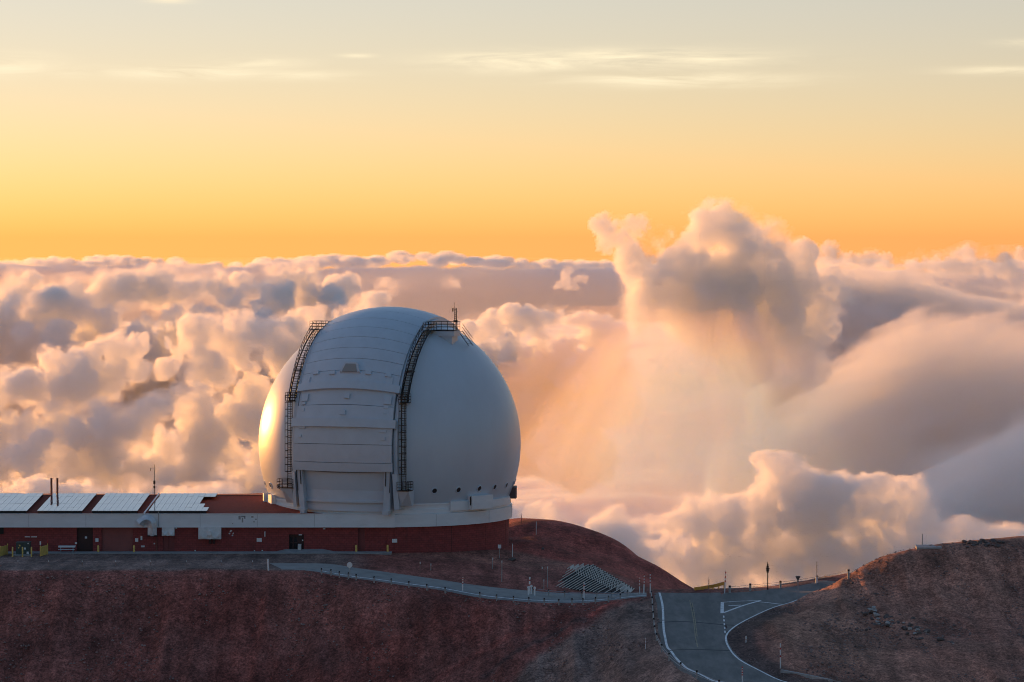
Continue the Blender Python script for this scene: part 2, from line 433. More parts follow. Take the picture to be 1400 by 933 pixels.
M_SOIL = soil_material()

def build_ground():
    def axis(lo, hi, step, out_lo, out_hi, ratio=1.16):
        c = list(np.arange(lo, hi + step * 0.5, step)); s = step; x = c[0]; left = []
        while x > out_lo: s *= ratio; x -= s; left.append(x)
        s = step; x = c[-1]; right = []
        while x < out_hi: s *= ratio; x += s; right.append(x)
        return np.array(left[::-1] + c + right)
    xs = axis(-78, 80, 0.4, -9000, 9000); ys = axis(346, 486, 0.4, -400, 9000)
    X, Y = np.meshgrid(xs, ys, indexing='ij'); x = X.ravel(); y = Y.ravel()
    xc = np.clip(x, -100, 78); yc = np.clip(y, 326, 540)
    z = base_z(xc, yc)
    out = np.hypot(x - xc, y - yc)
    far = z - out * 0.55
    far = np.maximum(far, -1500 + 0 * far) + 0.0
    back = smooth01((326 - y) / 300)                      # the photographer's own hill
    hill = 40.8 - 0.17 * np.clip(y, 0, 400) - 0.12 * np.abs(x) * (np.abs(x) > 60) - 0.3 * np.clip(-y, 0, 800)
    near = np.where(y < 326, z * (1 - smooth01((326 - y) / 190)) + hill * smooth01((326 - y) / 190), far)
    side = np.clip(np.abs(x) - 90, 0, None)
    z = np.where(y < 326, np.maximum(near - side * 0.35, -1500), far)
    # unevenness: none on roads, pad and under the building
    d = np.minimum.reduce([poly_signed(np.clip(x, -200, 200), np.clip(y, 200, 700), P) for P in ROADS])
    pad = smooth01((y - 416.6) / 1.5) * smooth01((-18 - x) / 6) * smooth01((478 - y) / 4)
    ring = smooth01((np.hypot(x + 17.3, y - 456) - 17.3) / 2.5)
    rough = smooth01((d - 0.6) / 3.0) * (1 - pad) * ring
    rng = RNG(77); sh = (len(xs), len(ys), 1)
    n1 = fbm(sh, 34, rng, 4, 0.5).ravel(); n2 = fbm(sh, 9, rng, 4, 0.6).ravel(); n3 = fbm(sh, 22, rng, 3, 0.5, billow=True, stretch=(0.35, 2.4, 1)).ravel()
    slope = smooth01((416 - y) / 6)
    z = z + rough * (0.30 * n1 + 0.20 * n2 - slope * 0.85 * n3)
    z = z - 0.07 * smooth01((-d - 0.15) / 0.5) - 0.02 * pad
    me = bpy.data.meshes.new('ground')
    nx, ny = len(xs), len(ys)
    me.vertices.add(nx * ny); me.vertices.foreach_set('co', np.stack([x, y, z], 1).astype(np.float32).ravel())
    i, j = np.meshgrid(np.arange(nx - 1), np.arange(ny - 1), indexing='ij'); a = (i * ny + j).ravel()
    q = np.stack([a, a + ny, a + ny + 1, a + 1], 1).astype(np.int32)
    me.loops.add(q.size); me.loops.foreach_set('vertex_index', q.ravel())
    me.polygons.add(len(q)); me.polygons.foreach_set('loop_start', np.arange(0, q.size, 4, dtype=np.int32)); me.polygons.foreach_set('loop_total', np.full(len(q), 4, np.int32))
    me.polygons.foreach_set('use_smooth', np.ones(len(q), bool)); me.update(calc_edges=True)
    # what the cinders are: brown, red, grey-black by place
    brown = np.array((0.125, 0.066, 0.054)); red = np.array((0.138, 0.039, 0.032)); grey = np.array((0.102, 0.082, 0.074)); dark = np.array((0.040, 0.033, 0.033)); tan = np.array((0.158, 0.092, 0.070)); apron = np.array((0.088, 0.070, 0.066))
    col = np.tile(np.array((0.108, 0.046, 0.040)), (x.size, 1))
    def lay(c, w): 
        nonlocal col
        w = np.clip(w, 0, 1)[:, None]; col = col * (1 - w) + c * w
    nn = n1 + 0.6 * n2
    lay(red * 0.6, smooth01((nn - 0.05) * 2.2) * slope * smooth01((20 - x) / 8) * 0.5)
    lay(grey, smooth01((x + 0.9 - (y - 386) * 0.77 + 2.5 * nn) / 2.6) * smooth01((24 - x) / 3) * smooth01((413 - y) / 3) * 0.85)      # embankment of the main road
    lay(tan, smooth01((x - 26) / 6) * smooth01((430 - y) / 8) * (0.75 + 0.4 * nn))        # right hill
    lay(red * 0.35 + tan * 0.65, smooth01((x - 40) / 10) * smooth01(nn * 3 + 0.3) * smooth01((425 - y) / 8) * 0.6)
    dr = poly_signed(np.clip(x, -200, 200), np.clip(y, 200, 700), ROADS[0]); ds = poly_signed(np.clip(x, -200, 200), np.clip(y, 200, 700), ROADS[1])
    lay(dark, smooth01((3.6 + 1.5 * nn - np.minimum(dr, ds)) / 1.6) * smooth01((x - 22) / 3) * smooth01((404 - y) / 5) * 0.9)     # dark scree along the bend
    ridge = smooth01((y - 447 + x * 1.05 + 2.5 * nn) / 4) * smooth01((x + 4) / 4) * smooth01((34 - x) / 5)
    lay(red, ridge * 0.85); lay(brown, smooth01((y - 430) / 8) * smooth01((x + 22) / 8) * (1 - ridge) * 0.7)
    lay(apron, smooth01((y - 415.4 + 0.5 * nn) / 1.2) * smooth01((-18 - x + 2 * nn) / 5) * smooth01((441 - y) / 3))
    def seg(p, q, w):
        ex, ey = q.x - p.x, q.y - p.y; t_ = np.clip(((x - p.x) * ex + (y - p.y) * ey) / (ex * ex + ey * ey), 0, 1)
        return smooth01(1 - np.hypot(x - p.x - t_ * ex, y - p.y - t_ * ey) / w)
    lay(red * 1.7, seg(hit(806, 843), hit(838, 824.5), 0.75) * 0.95)                      # fresh red scar
    lay(dark, seg(hit(660, 930), hit(800, 848), 0.9) * 0.6); lay(red, seg(hit(600, 930), hit(770, 845), 1.1) * 0.4)
    ca = me.color_attributes.new('soil', 'FLOAT_COLOR', 'POINT')
    ca.data.foreach_set('color', np.concatenate([col, np.ones((x.size, 1))], 1).astype(np.float32).ravel())
    me.materials.append(M_SOIL)
    o = bpy.data.objects.new('ground', me); COL.objects.link(o)
    o['kind'] = 'structure'; o['label'] = 'dark red and brown volcanic cinder ground of the summit'
    return o
build_ground()

M_ASPH = mat('asphalt', (0.195, 0.182, 0.170), 0.9, var=0.25, scale=0.6, bump=0.3, bscale=14, stain=((0.13, 0.125, 0.12), 0.16, 0.5, 0.7), spec=0.3, stretch=(1.6, 0.35, 1))
M_ASPH2 = mat('pale_asphalt', (0.30, 0.285, 0.27), 0.9, var=0.2, scale=0.5, bump=0.3, bscale=14, stain=((0.10, 0.10, 0.11), 0.2, 0.55, 0.6), spec=0.3)
M_LINE = mat('road_paint', (0.78, 0.78, 0.78), 0.7, var=0.2, scale=1.2, stain=((0.16, 0.16, 0.17), 1.6, 0.55, 0.8))
M_YLINE = mat('worn_yellow_paint', (0.30, 0.26, 0.17), 0.8, var=0.3, scale=1.0, stain=((0.11, 0.11, 0.115), 1.1, 0.5, 0.9))
M_TAR = mat('tar_seal', (0.018, 0.018, 0.02), 0.7)

def strip(name, a, b, m, lift, n=10, parent=None, **props):
    """Sheet between two lines, draped on the ground."""
    P = [[p.lerp(q, k / n) for k in range(n + 1)] for p, q in zip(a, b)]
    fl = [p for r in P for p in r]
    zz = base_z([p.x for p in fl], [p.y for p in fl])
    vs = [(p.x, p.y, z + lift) for p, z in zip(fl, zz)]
    fs = [(i * (n + 1) + k, (i + 1) * (n + 1) + k, (i + 1) * (n + 1) + k + 1, i * (n + 1) + k + 1) for i in range(len(a) - 1) for k in range(n)]
    me = bpy.data.meshes.new(name); me.from_pydata(vs, [], fs); me.update()
    if me.polygons[0].normal.z < 0: me.flip_normals()
    o = bpy.data.objects.new(name, me); COL.objects.link(o); me.materials.append(m)
    if parent: o.parent = parent
    for k, v in props.items(): o[k] = v
    return o
def ribbon(name, line, w, m, lift=0.016, parent=None, n=40):
    pts = smooth_line(line, n) if len(line) > 2 else [Vector(line[0]).lerp(Vector(line[1]), k / 8) for k in range(9)]
    A, B = [], []
    for i, p in enumerate(pts):
        d = (pts[min(i + 1, len(pts) - 1)] - pts[max(i - 1, 0)]); s = Vector((-d.y, d.x, 0)).normalized() * w / 2
        A.append(p + s); B.append(p - s)
    return strip(name, A, B, m, lift, 2, parent)

road = strip('road', MAIN_L, MAIN_R, M_ASPH, 0.0, 24, kind='structure', label='grey asphalt summit road climbing over the crest')
side = strip('side_road', SIDE_U, SIDE_L, M_ASPH, 0.0, 16, kind='structure', label='asphalt side road turning off behind the right hill')
spur = strip('access_road', SP_L, SP_U, M_ASPH2, 0.0, 12, kind='structure', label='pale asphalt access road curving below the dome')
R = lambda *q: [on_road(*p) for p in q]
ribbon('edge_line', R((901.5, 811), (906, 830), (907, 855), (909, 871), (914.5, 888), (926, 903), (944.5, 918), (970, 931), (1000, 945)), 0.27, M_LINE, parent=road)
ribbon('edge_line', R((1090, 820.3), (1060, 830), (1030, 843), (1011, 853), (997, 863.5), (992.5, 872), (995, 883), (1004, 896), (1021, 908.5), (1046, 921), (1076, 934)), 0.22, M_LINE, parent=road)
for s in range(5):
    y0 = 842 + s * 5.2
    ribbon('dash', R((989.3 + s * 0.45, y0), (989.6 + s * 0.45, y0 + 2.8)), 0.18, M_LINE, parent=road)
ribbon('stop_bar', R((987.6, 824), (987.2, 838.5)), 0.42, M_LINE, parent=road)
ribbon('hatch_line', R((989, 838), (1014, 829), (1040, 821)), 0.34, M_LINE, parent=side)
ribbon('hatch_line', R((996, 828.5), (1013, 827.8)), 0.34, M_LINE, parent=side)
ribbon('hatch_line', R((989, 824), (1010, 822.5), (1040, 820.8)), 0.22, M_LINE, parent=side)
ribbon('hatch_line', R((1033, 822.5), (1052, 824), (1069, 826)), 0.3, M_LINE, parent=side)
ribbon('centre_line', R((943, 821), (946.5, 838), (949, 855), (951, 872), (954, 887)), 0.14, M_YLINE, parent=road)
ribbon('centre_line', R((946, 824), (948.8, 838), (951, 855), (953.3, 872)), 0.12, M_YLINE, parent=road)
ribbon('seam', R((898, 852.5), (945, 852.3), (1005, 855.5)), 0.45, M_TAR, 0.011, parent=road)
ribbon('seam', R((906, 892.5), (950, 890.5), (1000, 890)), 0.4, M_TAR, 0.011, parent=road)
ribbon('seam', R((945, 826), (948.2, 845), (950.5, 866), (952, 880)), 0.18, M_TAR, 0.011, parent=road)
ribbon('edge_line', [at(px, py - 1.2, y + 0.9) for px, py, y in SPUR_LO[2:]], 0.22, M_LINE, parent=spur, n=60)
# ------------------------------------------------------------------ the support building
WY = 439.0                                              # its front wall
def wx(px): return (px - 700.0) * WY / FPX
M_RED = mat('red_block_wall', (0.30, 0.058, 0.054), 0.85, var=0.22, scale=1.6, bump=0.25, bscale=6, stain=((0.19, 0.045, 0.042), 0.35, 0.56, 0.5))
M_DOOR = mat('red_door_paint', (0.22, 0.045, 0.042), 0.55, var=0.12, scale=0.8)
M_GARAGE = mat('faded_red_roller', (0.30, 0.085, 0.075), 0.6, var=0.12, scale=0.7)
M_DARKDOOR = mat('dark_brown_door', (0.05, 0.016, 0.015), 0.5)
M_WHITE = mat('white_fascia_paint', (0.78, 0.80, 0.82), 0.5, var=0.07, scale=0.4, stain=((0.55, 0.52, 0.44), 0.5, 0.62, 0.45), stretch=(1, 1, 3))
M_ROOF = mat('red_roof_gravel', (0.26, 0.042, 0.02), 0.95, var=0.35, scale=3.0, bump=0.5, bscale=9)
M_CONC = mat('concrete', (0.34, 0.33, 0.33), 0.9, var=0.18, scale=0.9, bump=0.2, bscale=10)
M_GALV = mat('galvanised_sheet', (0.66, 0.67, 0.69), 0.42, 0.35, var=0.18, scale=1.3)
M_BLACK = mat('black_steel', (0.012, 0.012, 0.014), 0.45, 0.3)
M_YEL = mat('yellow_paint', (0.80, 0.52, 0.13), 0.55, var=0.2, scale=2.5, stain=((0.30, 0.20, 0.08), 2.0, 0.6, 0.7))
M_SIGN = mat('white_sign', (0.80, 0.80, 0.80), 0.5)
M_GLASS = mat('dark_glass', (0.012, 0.013, 0.016), 0.08, spec=0.8)
def add_blocks(m, ring=False):
    # faint courses of concrete block
    nt = m.node_tree; b = nt.nodes['Principled BSDF']; src = b.inputs['Base Color'].links[0].from_socket
    tc = nt.nodes.new('ShaderNodeTexCoord'); sp = nt.nodes.new('ShaderNodeSeparateXYZ'); cb = nt.nodes.new('ShaderNodeCombineXYZ'); nt.links.new(tc.outputs['Object'], sp.inputs[0])
    nt.links.new(sp.outputs[0], cb.inputs[0]); nt.links.new(sp.outputs[2], cb.inputs[1])
    br = nt.nodes.new('ShaderNodeTexBrick'); br.inputs['Scale'].default_value = 1.0; br.inputs['Brick Width'].default_value = 0.62; br.inputs['Row Height'].default_value = 0.30; br.inputs['Mortar Size'].default_value = 0.03
    br.inputs['Color1'].default_value = (1.15, 1.12, 1.1, 1); br.inputs['Color2'].default_value = (0.82, 0.82, 0.82, 1); br.inputs['Mortar'].default_value = (0.55, 0.55, 0.55, 1); nt.links.new(cb.outputs[0], br.inputs['Vector'])
    mx = nt.nodes.new('ShaderNodeMix'); mx.data_type = 'RGBA'; mx.blend_type = 'MULTIPLY'; mx.inputs['Factor'].default_value = 0.7
    nt.links.new(src, mx.inputs['A']); nt.links.new(br.outputs['Color'], mx.inputs['B']); nt.links.new(mx.outputs['Result'], b.inputs['Base Color'])
add_blocks(M_RED)
BX = thing('support_building', 'long low red block building with white fascia joined to the dome base', 'building', (wx(300), WY, 0))
ox = BX.location.x
def bl(px): return wx(px) - ox                            # photo column -> local x on the wall
def bz(py): return CAM_Z - (py - EYE_PY) * WY / FPX
XL = bl(-160)
DEP = 17.6
openings = [(105, 127, 720.5, 753.5), (139, 182, 721, 754), (223, 238.5, 726, 755), (395, 415.5, 731, 752.5), (489.5, 529, 721.5, 755)]
TOPZ = 3.6
edges = [XL] + [bl(v) for o in openings for v in o[:2]] + [bl(538)]
for k in range(0, len(edges), 2):
    m = MB().box(edges[k], edges[k + 1], 0, 0.45, -0.5, TOPZ)
    m.build('wall', M_RED, BX)
for (a, b, t, s) in openings:                             # lintel above each opening
    zt = bz(t)
    if zt < TOPZ - 0.05: MB().box(bl(a), bl(b), 0.003, 0.45, zt, TOPZ - 0.003).build('lintel', M_RED, BX)
MB().box(XL, bl(538), 0.8, DEP, -0.5, TOPZ + 0.02).build('rear_block', M_RED, BX)
def leaf(a, b, t, s, m, name='door', depth=0.30):
    o = MB().box(bl(a) + 0.01, bl(b) - 0.01, depth, depth + 0.08, bz(s) - 0.02, bz(t)).build(name, m, BX); return o
d = leaf(105, 127, 720.5, 753.5, M_DARKDOOR, depth=0.42); MB().box(bl(115.5), bl(118.5), 0.405, 0.425, bz(737), bz(734)).build('notice', M_SIGN, d)
g_ = leaf(139, 182, 721, 754, M_GARAGE, 'garage_door')
for k in range(13):                                       # roller slats
    z0 = bz(754) + (bz(721) - bz(754)) * k / 13; z1 = bz(754) + (bz(721) - bz(754)) * (k + 1) / 13
    MB().hexa([(bl(139) + .03, .25, z0 + .02), (bl(182) - .03, .25, z0 + .02), (bl(182) - .03, .3, z0 + .02), (bl(139) + .03, .3, z0 + .02),
               (bl(139) + .03, .275, z1 - .015), (bl(182) - .03, .275, z1 - .015), (bl(182) - .03, .3, z1 - .015), (bl(139) + .03, .3, z1 - .015)]).build('slat', M_GARAGE, g_)
for a, b in ((223, 230.6), (231, 238.5)): leaf(a, b, 726, 755, M_DOOR, depth=0.12)
for a, b in ((489.5, 510), (510.8, 529)):
    d = leaf(a, b, 721.5, 755, M_DOOR, depth=0.36); MB().box(bl(a) + .25, bl(b) - .25, 0.335, 0.362, bz(752), bz(724)).build('door_panel', M_DOOR, d)
g_ = leaf(395, 415.5, 731, 752.5, M_DARKDOOR, 'glazed_door', 0.40)
for a, b, t, s in ((396, 399.5, 732.5, 741.5), (402, 405.5, 732.5, 741.5), (396, 399.5, 743, 751), (402, 405.5, 743, 751)):
    MB().box(bl(a), bl(b), 0.37, 0.405, bz(s), bz(t)).build('pane', M_GLASS, g_)
MB().box(bl(407.5), bl(412), -0.55, 0.35, bz(752), bz(744)).build('utility_cabinet', M_GALV, BX)
# fascia, soffit, parapet joints
f = MB().box(XL, bl(540), -0.55, 0.0, 3.48, 5.2).build('fascia', M_WHITE, BX)
for px in (40, 118, 196, 274, 352, 430): MB().box(bl(px), bl(px) + 0.035, -0.562, -0.55, 3.5, 5.18).build('joint_strip', M_CONC, f)
MB().box(XL, bl(540), -0.62, -0.5, 5.2, 5.29).build('fascia_cap', M_WHITE, f)
MB().box(XL, bl(540), -0.60, 0.1, 3.40, 3.478).build('drip_edge', M_WHITE, f)
for (px, py, w, h) in [(326.5, 705, 3, 5), (331, 708, 2, 6), (334, 705, 2, 4), (344, 705.5, 3, 2), (349, 709, 2.4, 1.6), (330, 705, 5, 2), (347, 712, 1.5, 2), (318, 715, 1.2, 1.2)]:
    MB().box(bl(px), bl(px + w), -0.556, -0.5505, bz(py + h) , bz(py)).build('paint_loss', M_CONC, f)
# roof: low slope up to the ridge, gravelled
RZ0, RZ1, RY0, RY1 = 4.95, 6.25, 0.0, DEP
m = MB().add([(XL, RY0, RZ0), (bl(560), RY0, RZ0), (bl(560), RY1, RZ1), (XL, RY1, RZ1), (XL, RY0, 3.7), (bl(560), RY0, 3.7), (bl(560), RY1, 3.7), (XL, RY1, 3.7)],
             [(0, 1, 2, 3), (3, 2, 6, 7), (1, 5, 6, 2), (0, 3, 7, 4), (0, 4, 5, 1)])
rf = m.build('roof', M_ROOF, BX)
MB().box(XL, bl(380), RY1 - 0.15, RY1 + 0.15, RZ1 - 0.1, RZ1 + 0.12).build('ridge_cap', mat('ridge_metal', (0.16, 0.05, 0.04), 0.5), rf)
# kerb slab along the wall
MB().box(XL, bl(536), -2.3, 0.0, -0.3, 0.10).build('kerb_slab', M_CONC, BX)
MB().hexa([(bl(370), -2.0, .1), (bl(470), -2.0, .1), (bl(440), 0.02, .1), (bl(392), 0.02, .1), (bl(371), -1.99, .104), (bl(469), -1.99, .104), (bl(440), 0.02, .42), (bl(392), 0.02, .42)]).build('entrance_ramp', M_CONC, BX)
# vents on the wall
def hood(a, b, t, s, deep, disc=False):
    x0, x1, z0, z1 = bl(a), bl(b), bz(s), bz(t)
    h = MB().hexa([(x0, -deep, z0), (x1, -deep, z0), (x1, 0.02, z0), (x0, 0.02, z0), (x0, -deep * 0.82, z1), (x1, -deep * 0.82, z1), (x1, 0.02, z1), (x0, 0.02, z1)]).build('vent_hood', M_GALV, BX)
    zm = z0 + (z1 - z0) * 0.52; y = -deep - 0.02; n = 2
    for k in range(n):
        xa, xb = x0 + (x1 - x0) * k / n, x0 + (x1 - x0) * (k + 1) / n; xm = (xa + xb) / 2
        MB().add([(xa + .04, y + .02, zm), (xb - .04, y + .02, zm), (xm, y - .10, z0 + .12), (xa + .04, y + .02, z0 + .05), (xb - .04, y + .02, z0 + .05)],
                 [(0, 2, 1), (0, 3, 2), (1, 2, 4), (3, 4, 2), (0, 1, 4, 3)]).build('crease', M_GALV, h)
    if disc:
        xm = (x0 + x1) / 2; c = MB(); c.tube([(xm, y - .14, zm + .0), (xm, y + .1, zm + .0)], 0.34, 20); c.build('fan_cover', M_SIGN, h)
    return h
hood(222, 239, 720.5, 732.3, 0.7); hood(272, 303, 720.5, 736.5, 1.0, True)
MB().box(bl(286), bl(289), -0.25, 0.02, bz(743.5), bz(737.5)).build('pipe_box', M_DARKDOOR, BX); MB().box(bl(291), bl(294), -0.25, 0.02, bz(743.5), bz(737.5)).build('pipe_box', M_DARKDOOR, BX)
# goose-neck exhaust duct
dk = []
cx, cz, r = bl(202.0), bz(716.0), 0.75
prof = [(bl(209.0), -0.75, bz(732)), (bl(209.0), -0.75, bz(718))] + [(bl(209.0) - 0.72 + 0.72 * math.cos(t), -0.75, bz(716.5) + 0.72 * math.sin(t)) for t in [math.pi * k / 12 for k in range(1, 9)]]
prof += [(prof[-1][0] - 0.35, -0.75, prof[-1][2] - 0.22), (prof[-1][0] - 0.62, -0.75, prof[-1][2] - 0.52)]
o = MB().tube(prof, [0.62] * 9 + [0.60, 0.62, 0.66], 4, cap=True).build('exhaust_duct', M_GALV, BX)
o2 = MB().box(bl(203), bl(215.5), -1.15, -0.35, bz(732.6), bz(731.2)).build('duct_flange', M_BLACK, o)
MB().add([(bl(203.4), -1.16, bz(731)), (bl(215), -1.16, bz(731)), (bl(209.2), -1.24, bz(726.5)), (bl(203.4), -1.16, bz(722)), (bl(215), -1.16, bz(722))], [(0, 1, 2), (0, 2, 3), (2, 1, 4), (3, 2, 4)]).build('duct_crease', M_GALV, o)
MB().tube([(bl(217.5), -0.72, bz(699)), (bl(217.5), -0.72, bz(719.5))], 0.05).build('downpipe', M_CONC, BX)
MB().tube([(bl(214.5), -0.08, bz(719)), (bl(214.5), -0.08, bz(755))], 0.05).build('downpipe', mat('rusty_pipe', (.22, .10, .07), .7), BX)
# notices, lamps and small fittings
for (px, py, w, h, m_, nm) in [(130.5, 736.2, 4.2, 4.8, M_SIGN, 'notice'), (184.8, 736.2, 4.2, 4.8, M_SIGN, 'notice'), (351, 736, 7, 5, M_SIGN, 'wall_sign'), (536, 737, 7, 5, M_SIGN, 'wall_sign'),
                               (361.5, 726.8, 1.4, 7, M_SIGN, 'conduit_cover'), (192.2, 733, 2.4, 5.5, M_SIGN, 'wall_lamp'), (193, 746, 4.8, 2.4, M_SIGN, 'basin'), (102.6, 741.5, 2.6, 2.6, M_SIGN, 'switch_box'),
                               (210.2, 742.5, 1.8, 1.8, M_SIGN, 'switch_box'), (240, 721.2, 2, 2, M_SIGN, 'flood_lamp'), (408.5, 730.8, 4.5, 1.2, M_SIGN, 'flood_lamp'), (413, 738, 1.6, 1.6, M_SIGN, 'switch_box'),
                               (-2, 720.2, 7, 10, M_BLACK, 'louvre'), (441.5, 722.5, 3.2, 1.4, M_SIGN, 'flood_lamp'), (347.2, 752.6, 1.6, 1.2, M_SIGN, 'tap'), (357.6, 752.2, 2.0, 1.2, M_SIGN, 'tap'), (266, 752.3, 1.8, 1.6, M_SIGN, 'tap')]:
    MB().box(bl(px), bl(px + w), -0.09, 0.01, bz(py + h), bz(py)).build(nm, m_, BX)
pt = MB()
for (px, py, w, h) in [(313.5, 724.5, 4, 3.5), (312.2, 728.5, 3, 2.4), (316.5, 731, 2.6, 2.6), (318, 728, 1.5, 3)]:
    pt.add([(bl(px), -0.006, bz(py + h * .6)), (bl(px + w * .5), -0.006, bz(py + h)), (bl(px + w), -0.006, bz(py + h * .4)), (bl(px + w * .55), -0.006, bz(py))], [(0, 1, 2, 3)])
pt.build('white_patch', M_SIGN, BX)
nb = MB()                                                 # raised white lettering, too small to read
rl = random.Random(3)
x = 34.0
for k in range(15):
    w = rl.uniform(0.7, 1.1)
    if k != 7: nb.box(bl(x), bl(x + w), -0.05, 0.0, bz(734.9), bz(733.5))
    x += w + 0.22
nb.build('wall_lettering', M_SIGN, BX, kind='stuff')

# base ring under the dome
DX, DY = (533 - 700.0) * 456.0 / FPX, 456.0
RB = thing('dome_base', 'round red base drum with white band carrying the telescope dome', 'building', (DX, DY, 0))
a_ = MB().lathe([(16.9, -3.5), (16.9, 3.42)], 128).build('wall', M_RED, RB, True)
a_ = MB().lathe([(16.9, 3.40), (17.35, 3.40), (17.35, 5.12), (17.1, 5.2), (14.0, 5.2)], 128).build('white_band', M_WHITE, RB); smooth_by_angle(a_)
for k, ang in enumerate((-1.16, -0.62, -0.09)):
    MB().box(0, 0.03, -17.368, -17.3, 3.42, 5.1).build('joint_strip', M_CONC, a_).rotation_euler = (0, 0, math.pi / 2 + ang - 0.0)
for ang in [math.radians(q) for q in (-80, -58, -36, -14)]:
    MB().box(0, 0.05, -16.912, -16.85, -1, 3.4).build('control_joint', M_DARKDOOR, RB).rotation_euler = (0, 0, math.pi / 2 + ang)

# solar arrays on the roof
M_PV = mat('solar_glass', (0.045, 0.055, 0.075), 0.06, spec=1.0, ior=1.9, coat=0.6)
M_PVF = mat('panel_frame', (0.32, 0.33, 0.34), 0.4, 0.6)
M_RACK = mat('dark_rack', (0.02, 0.018, 0.018), 0.6)
SL = math.atan2(RZ1 - RZ0, RY1 - RY0)
def solar(x0, x1, label, cols, skip=(), rows=5):
    t = thing('solar_array', label, 'solar panels', (x0, WY + 1.3, RZ0 + math.tan(SL) * 1.3 + 0.42), 0, 'solar arrays on the roof')
    t.rotation_euler = (SL, 0, 0)
    W, D = (x1 - x0) / cols, 15.6 / rows
    pm = MB().box(0.02, W - 0.02, 0.03, D - 0.03, 0.03, 0.055).build('module', M_PV, t); fm = MB().box(0.0, W - 0.002, 0.0, D - 0.002, 0, 0.045).build('module_frame', M_PVF, pm)
    first = True
    for i in range(cols):
        for j in range(rows):
            if (i, j) in skip: continue
            if first: pm.location = (i * W, j * D, 0); first = False; continue
            c = link_copy(pm, t, (i * W, j * D, 0), (rl.uniform(-.004, .004), rl.uniform(-.012, .012), 0)); link_copy(fm, c)
    MB().box(0.1, x1 - x0 - 0.1, -0.02, 0.12, -0.42, -0.005).build('rack_rail', M_RACK, t)
    MB().box(0.1, x1 - x0 - 0.1, 15.45, 15.6, -0.42, -0.005).build('rack_rail', M_RACK, t)
    return t
S = lambda px: (px - 700) * (WY + 1.3) / FPX
solar(S(-33), S(37), 'solar array at the roof end beyond the flue pipes', 8)
solar(S(50.5), S(112.5), 'solar array in front of the twin flue pipes', 8)
solar(S(125), S(188), 'solar array between the flue pipes and the mast', 8)
solar(S(203), S(283), 'stepped solar array beside the bare red roof', 10, skip={(9, 2), (9, 3), (8, 2), (8, 3), (9, 1)})
o = MB().tube([(S(199), WY - 0.2, 5.35), (S(199) + 0.3, WY + 15.5, 6.75)], 0.11).build('roof_pipe', M_WHITE); tag(o, 'long white pipe lying up the roof beside the stepped solar array', 'pipe')
# flues and mast
M_STEEL = mat('weathered_flue', (0.30, 0.24, 0.21), 0.45, 0.6, var=0.2, scale=1.5)
def roofp(px, py=678): return Vector(((px - 700) * 457.2 / FPX, 457.2, 5.6))
for k, px in enumerate((70.3, 78.4)):
    p = roofp(px); t = thing('flue_pipe', 'brown steel flue pipe standing behind the solar array', 'flue', p, 0, 'twin flue pipes behind the roof')
    MB().lathe([(0.15, 0), (0.15, 3.05), (0.165, 3.05), (0.165, 3.12), (0.12, 3.12)], 14).build('stack', M_STEEL, t, True)
    MB().lathe([(0.17, 1.6), (0.18, 1.6), (0.18, 1.7), (0.17, 1.7)], 14).build('collar', M_STEEL, t, True)
p = roofp(211); t = thing('antenna_mast', 'slim dark antenna mast with a side arm behind the roof ridge', 'mast', p)
MB().tube([(0, 0, 0), (0, 0, 4.1), (0, 0, 5.1)], [0.055, 0.05, 0.03]).build('pole', M_BLACK, t)
MB().bar((0, 0, 4.55), (-0.55, 0, 4.55), 0.06).bar((-0.52, 0, 4.58), (-0.52, 0, 4.15), 0.07).build('side_arm', M_BLACK, t)
MB().box(-0.13, 0.13, -0.12, 0.12, 2.3, 2.75).build('instrument_box', M_BLACK, t); MB().box(-0.12, 0.12, -0.12, 0.12, 1.7, 2.0).build('instrument_box', M_BLACK, t)
# ------------------------------------------------------------------ the telescope dome
PHI = math.radians(-18.6)                                  # the shutter looks a little left of the viewer
DM = thing('telescope_dome', 'huge white telescope dome with closed shutter and outside stairs', 'dome', (DX, DY, 5.2), PHI)
CZ, RS, RA = 13.8 - 5.2, 18.55, 19.3                      # sphere centre (local), shell and shutter radii
M_DOME = mat('white_dome_paint', (0.56, 0.63, 0.705), 0.36, var=0.035, scale=0.35, spec=0.5, coat=0.0, stain=((0.48, 0.54, 0.60), 0.22, 0.58, 0.35), stretch=(1, 1, 0.35))
M_SHUT = mat('white_shutter_paint', (0.53, 0.60, 0.675), 0.38, var=0.05, scale=0.6, spec=0.5, stain=((0.45, 0.50, 0.555), 0.5, 0.58, 0.4))
prof = [(math.sqrt(RS ** 2 - (z - CZ) ** 2), z) for z in np.linspace(1.15, CZ, 24)] + [(RS * math.cos(a), CZ + RS * math.sin(a)) for a in np.linspace(0.06, math.pi / 2 - 0.0005, 40)]
sh = MB().lathe(prof, 160).build('dome_shell', M_DOME, DM, True)
sk = MB().lathe([(16.45, 0.0), (17.15, 0.0), (17.15, 0.55), (17.0, 0.62), (17.0, 1.12), (17.12, 1.14), (17.12, 1.34), (16.2, 1.5)], 128).build('skirt_ring', M_WHITE, DM); smooth_by_angle(sk)

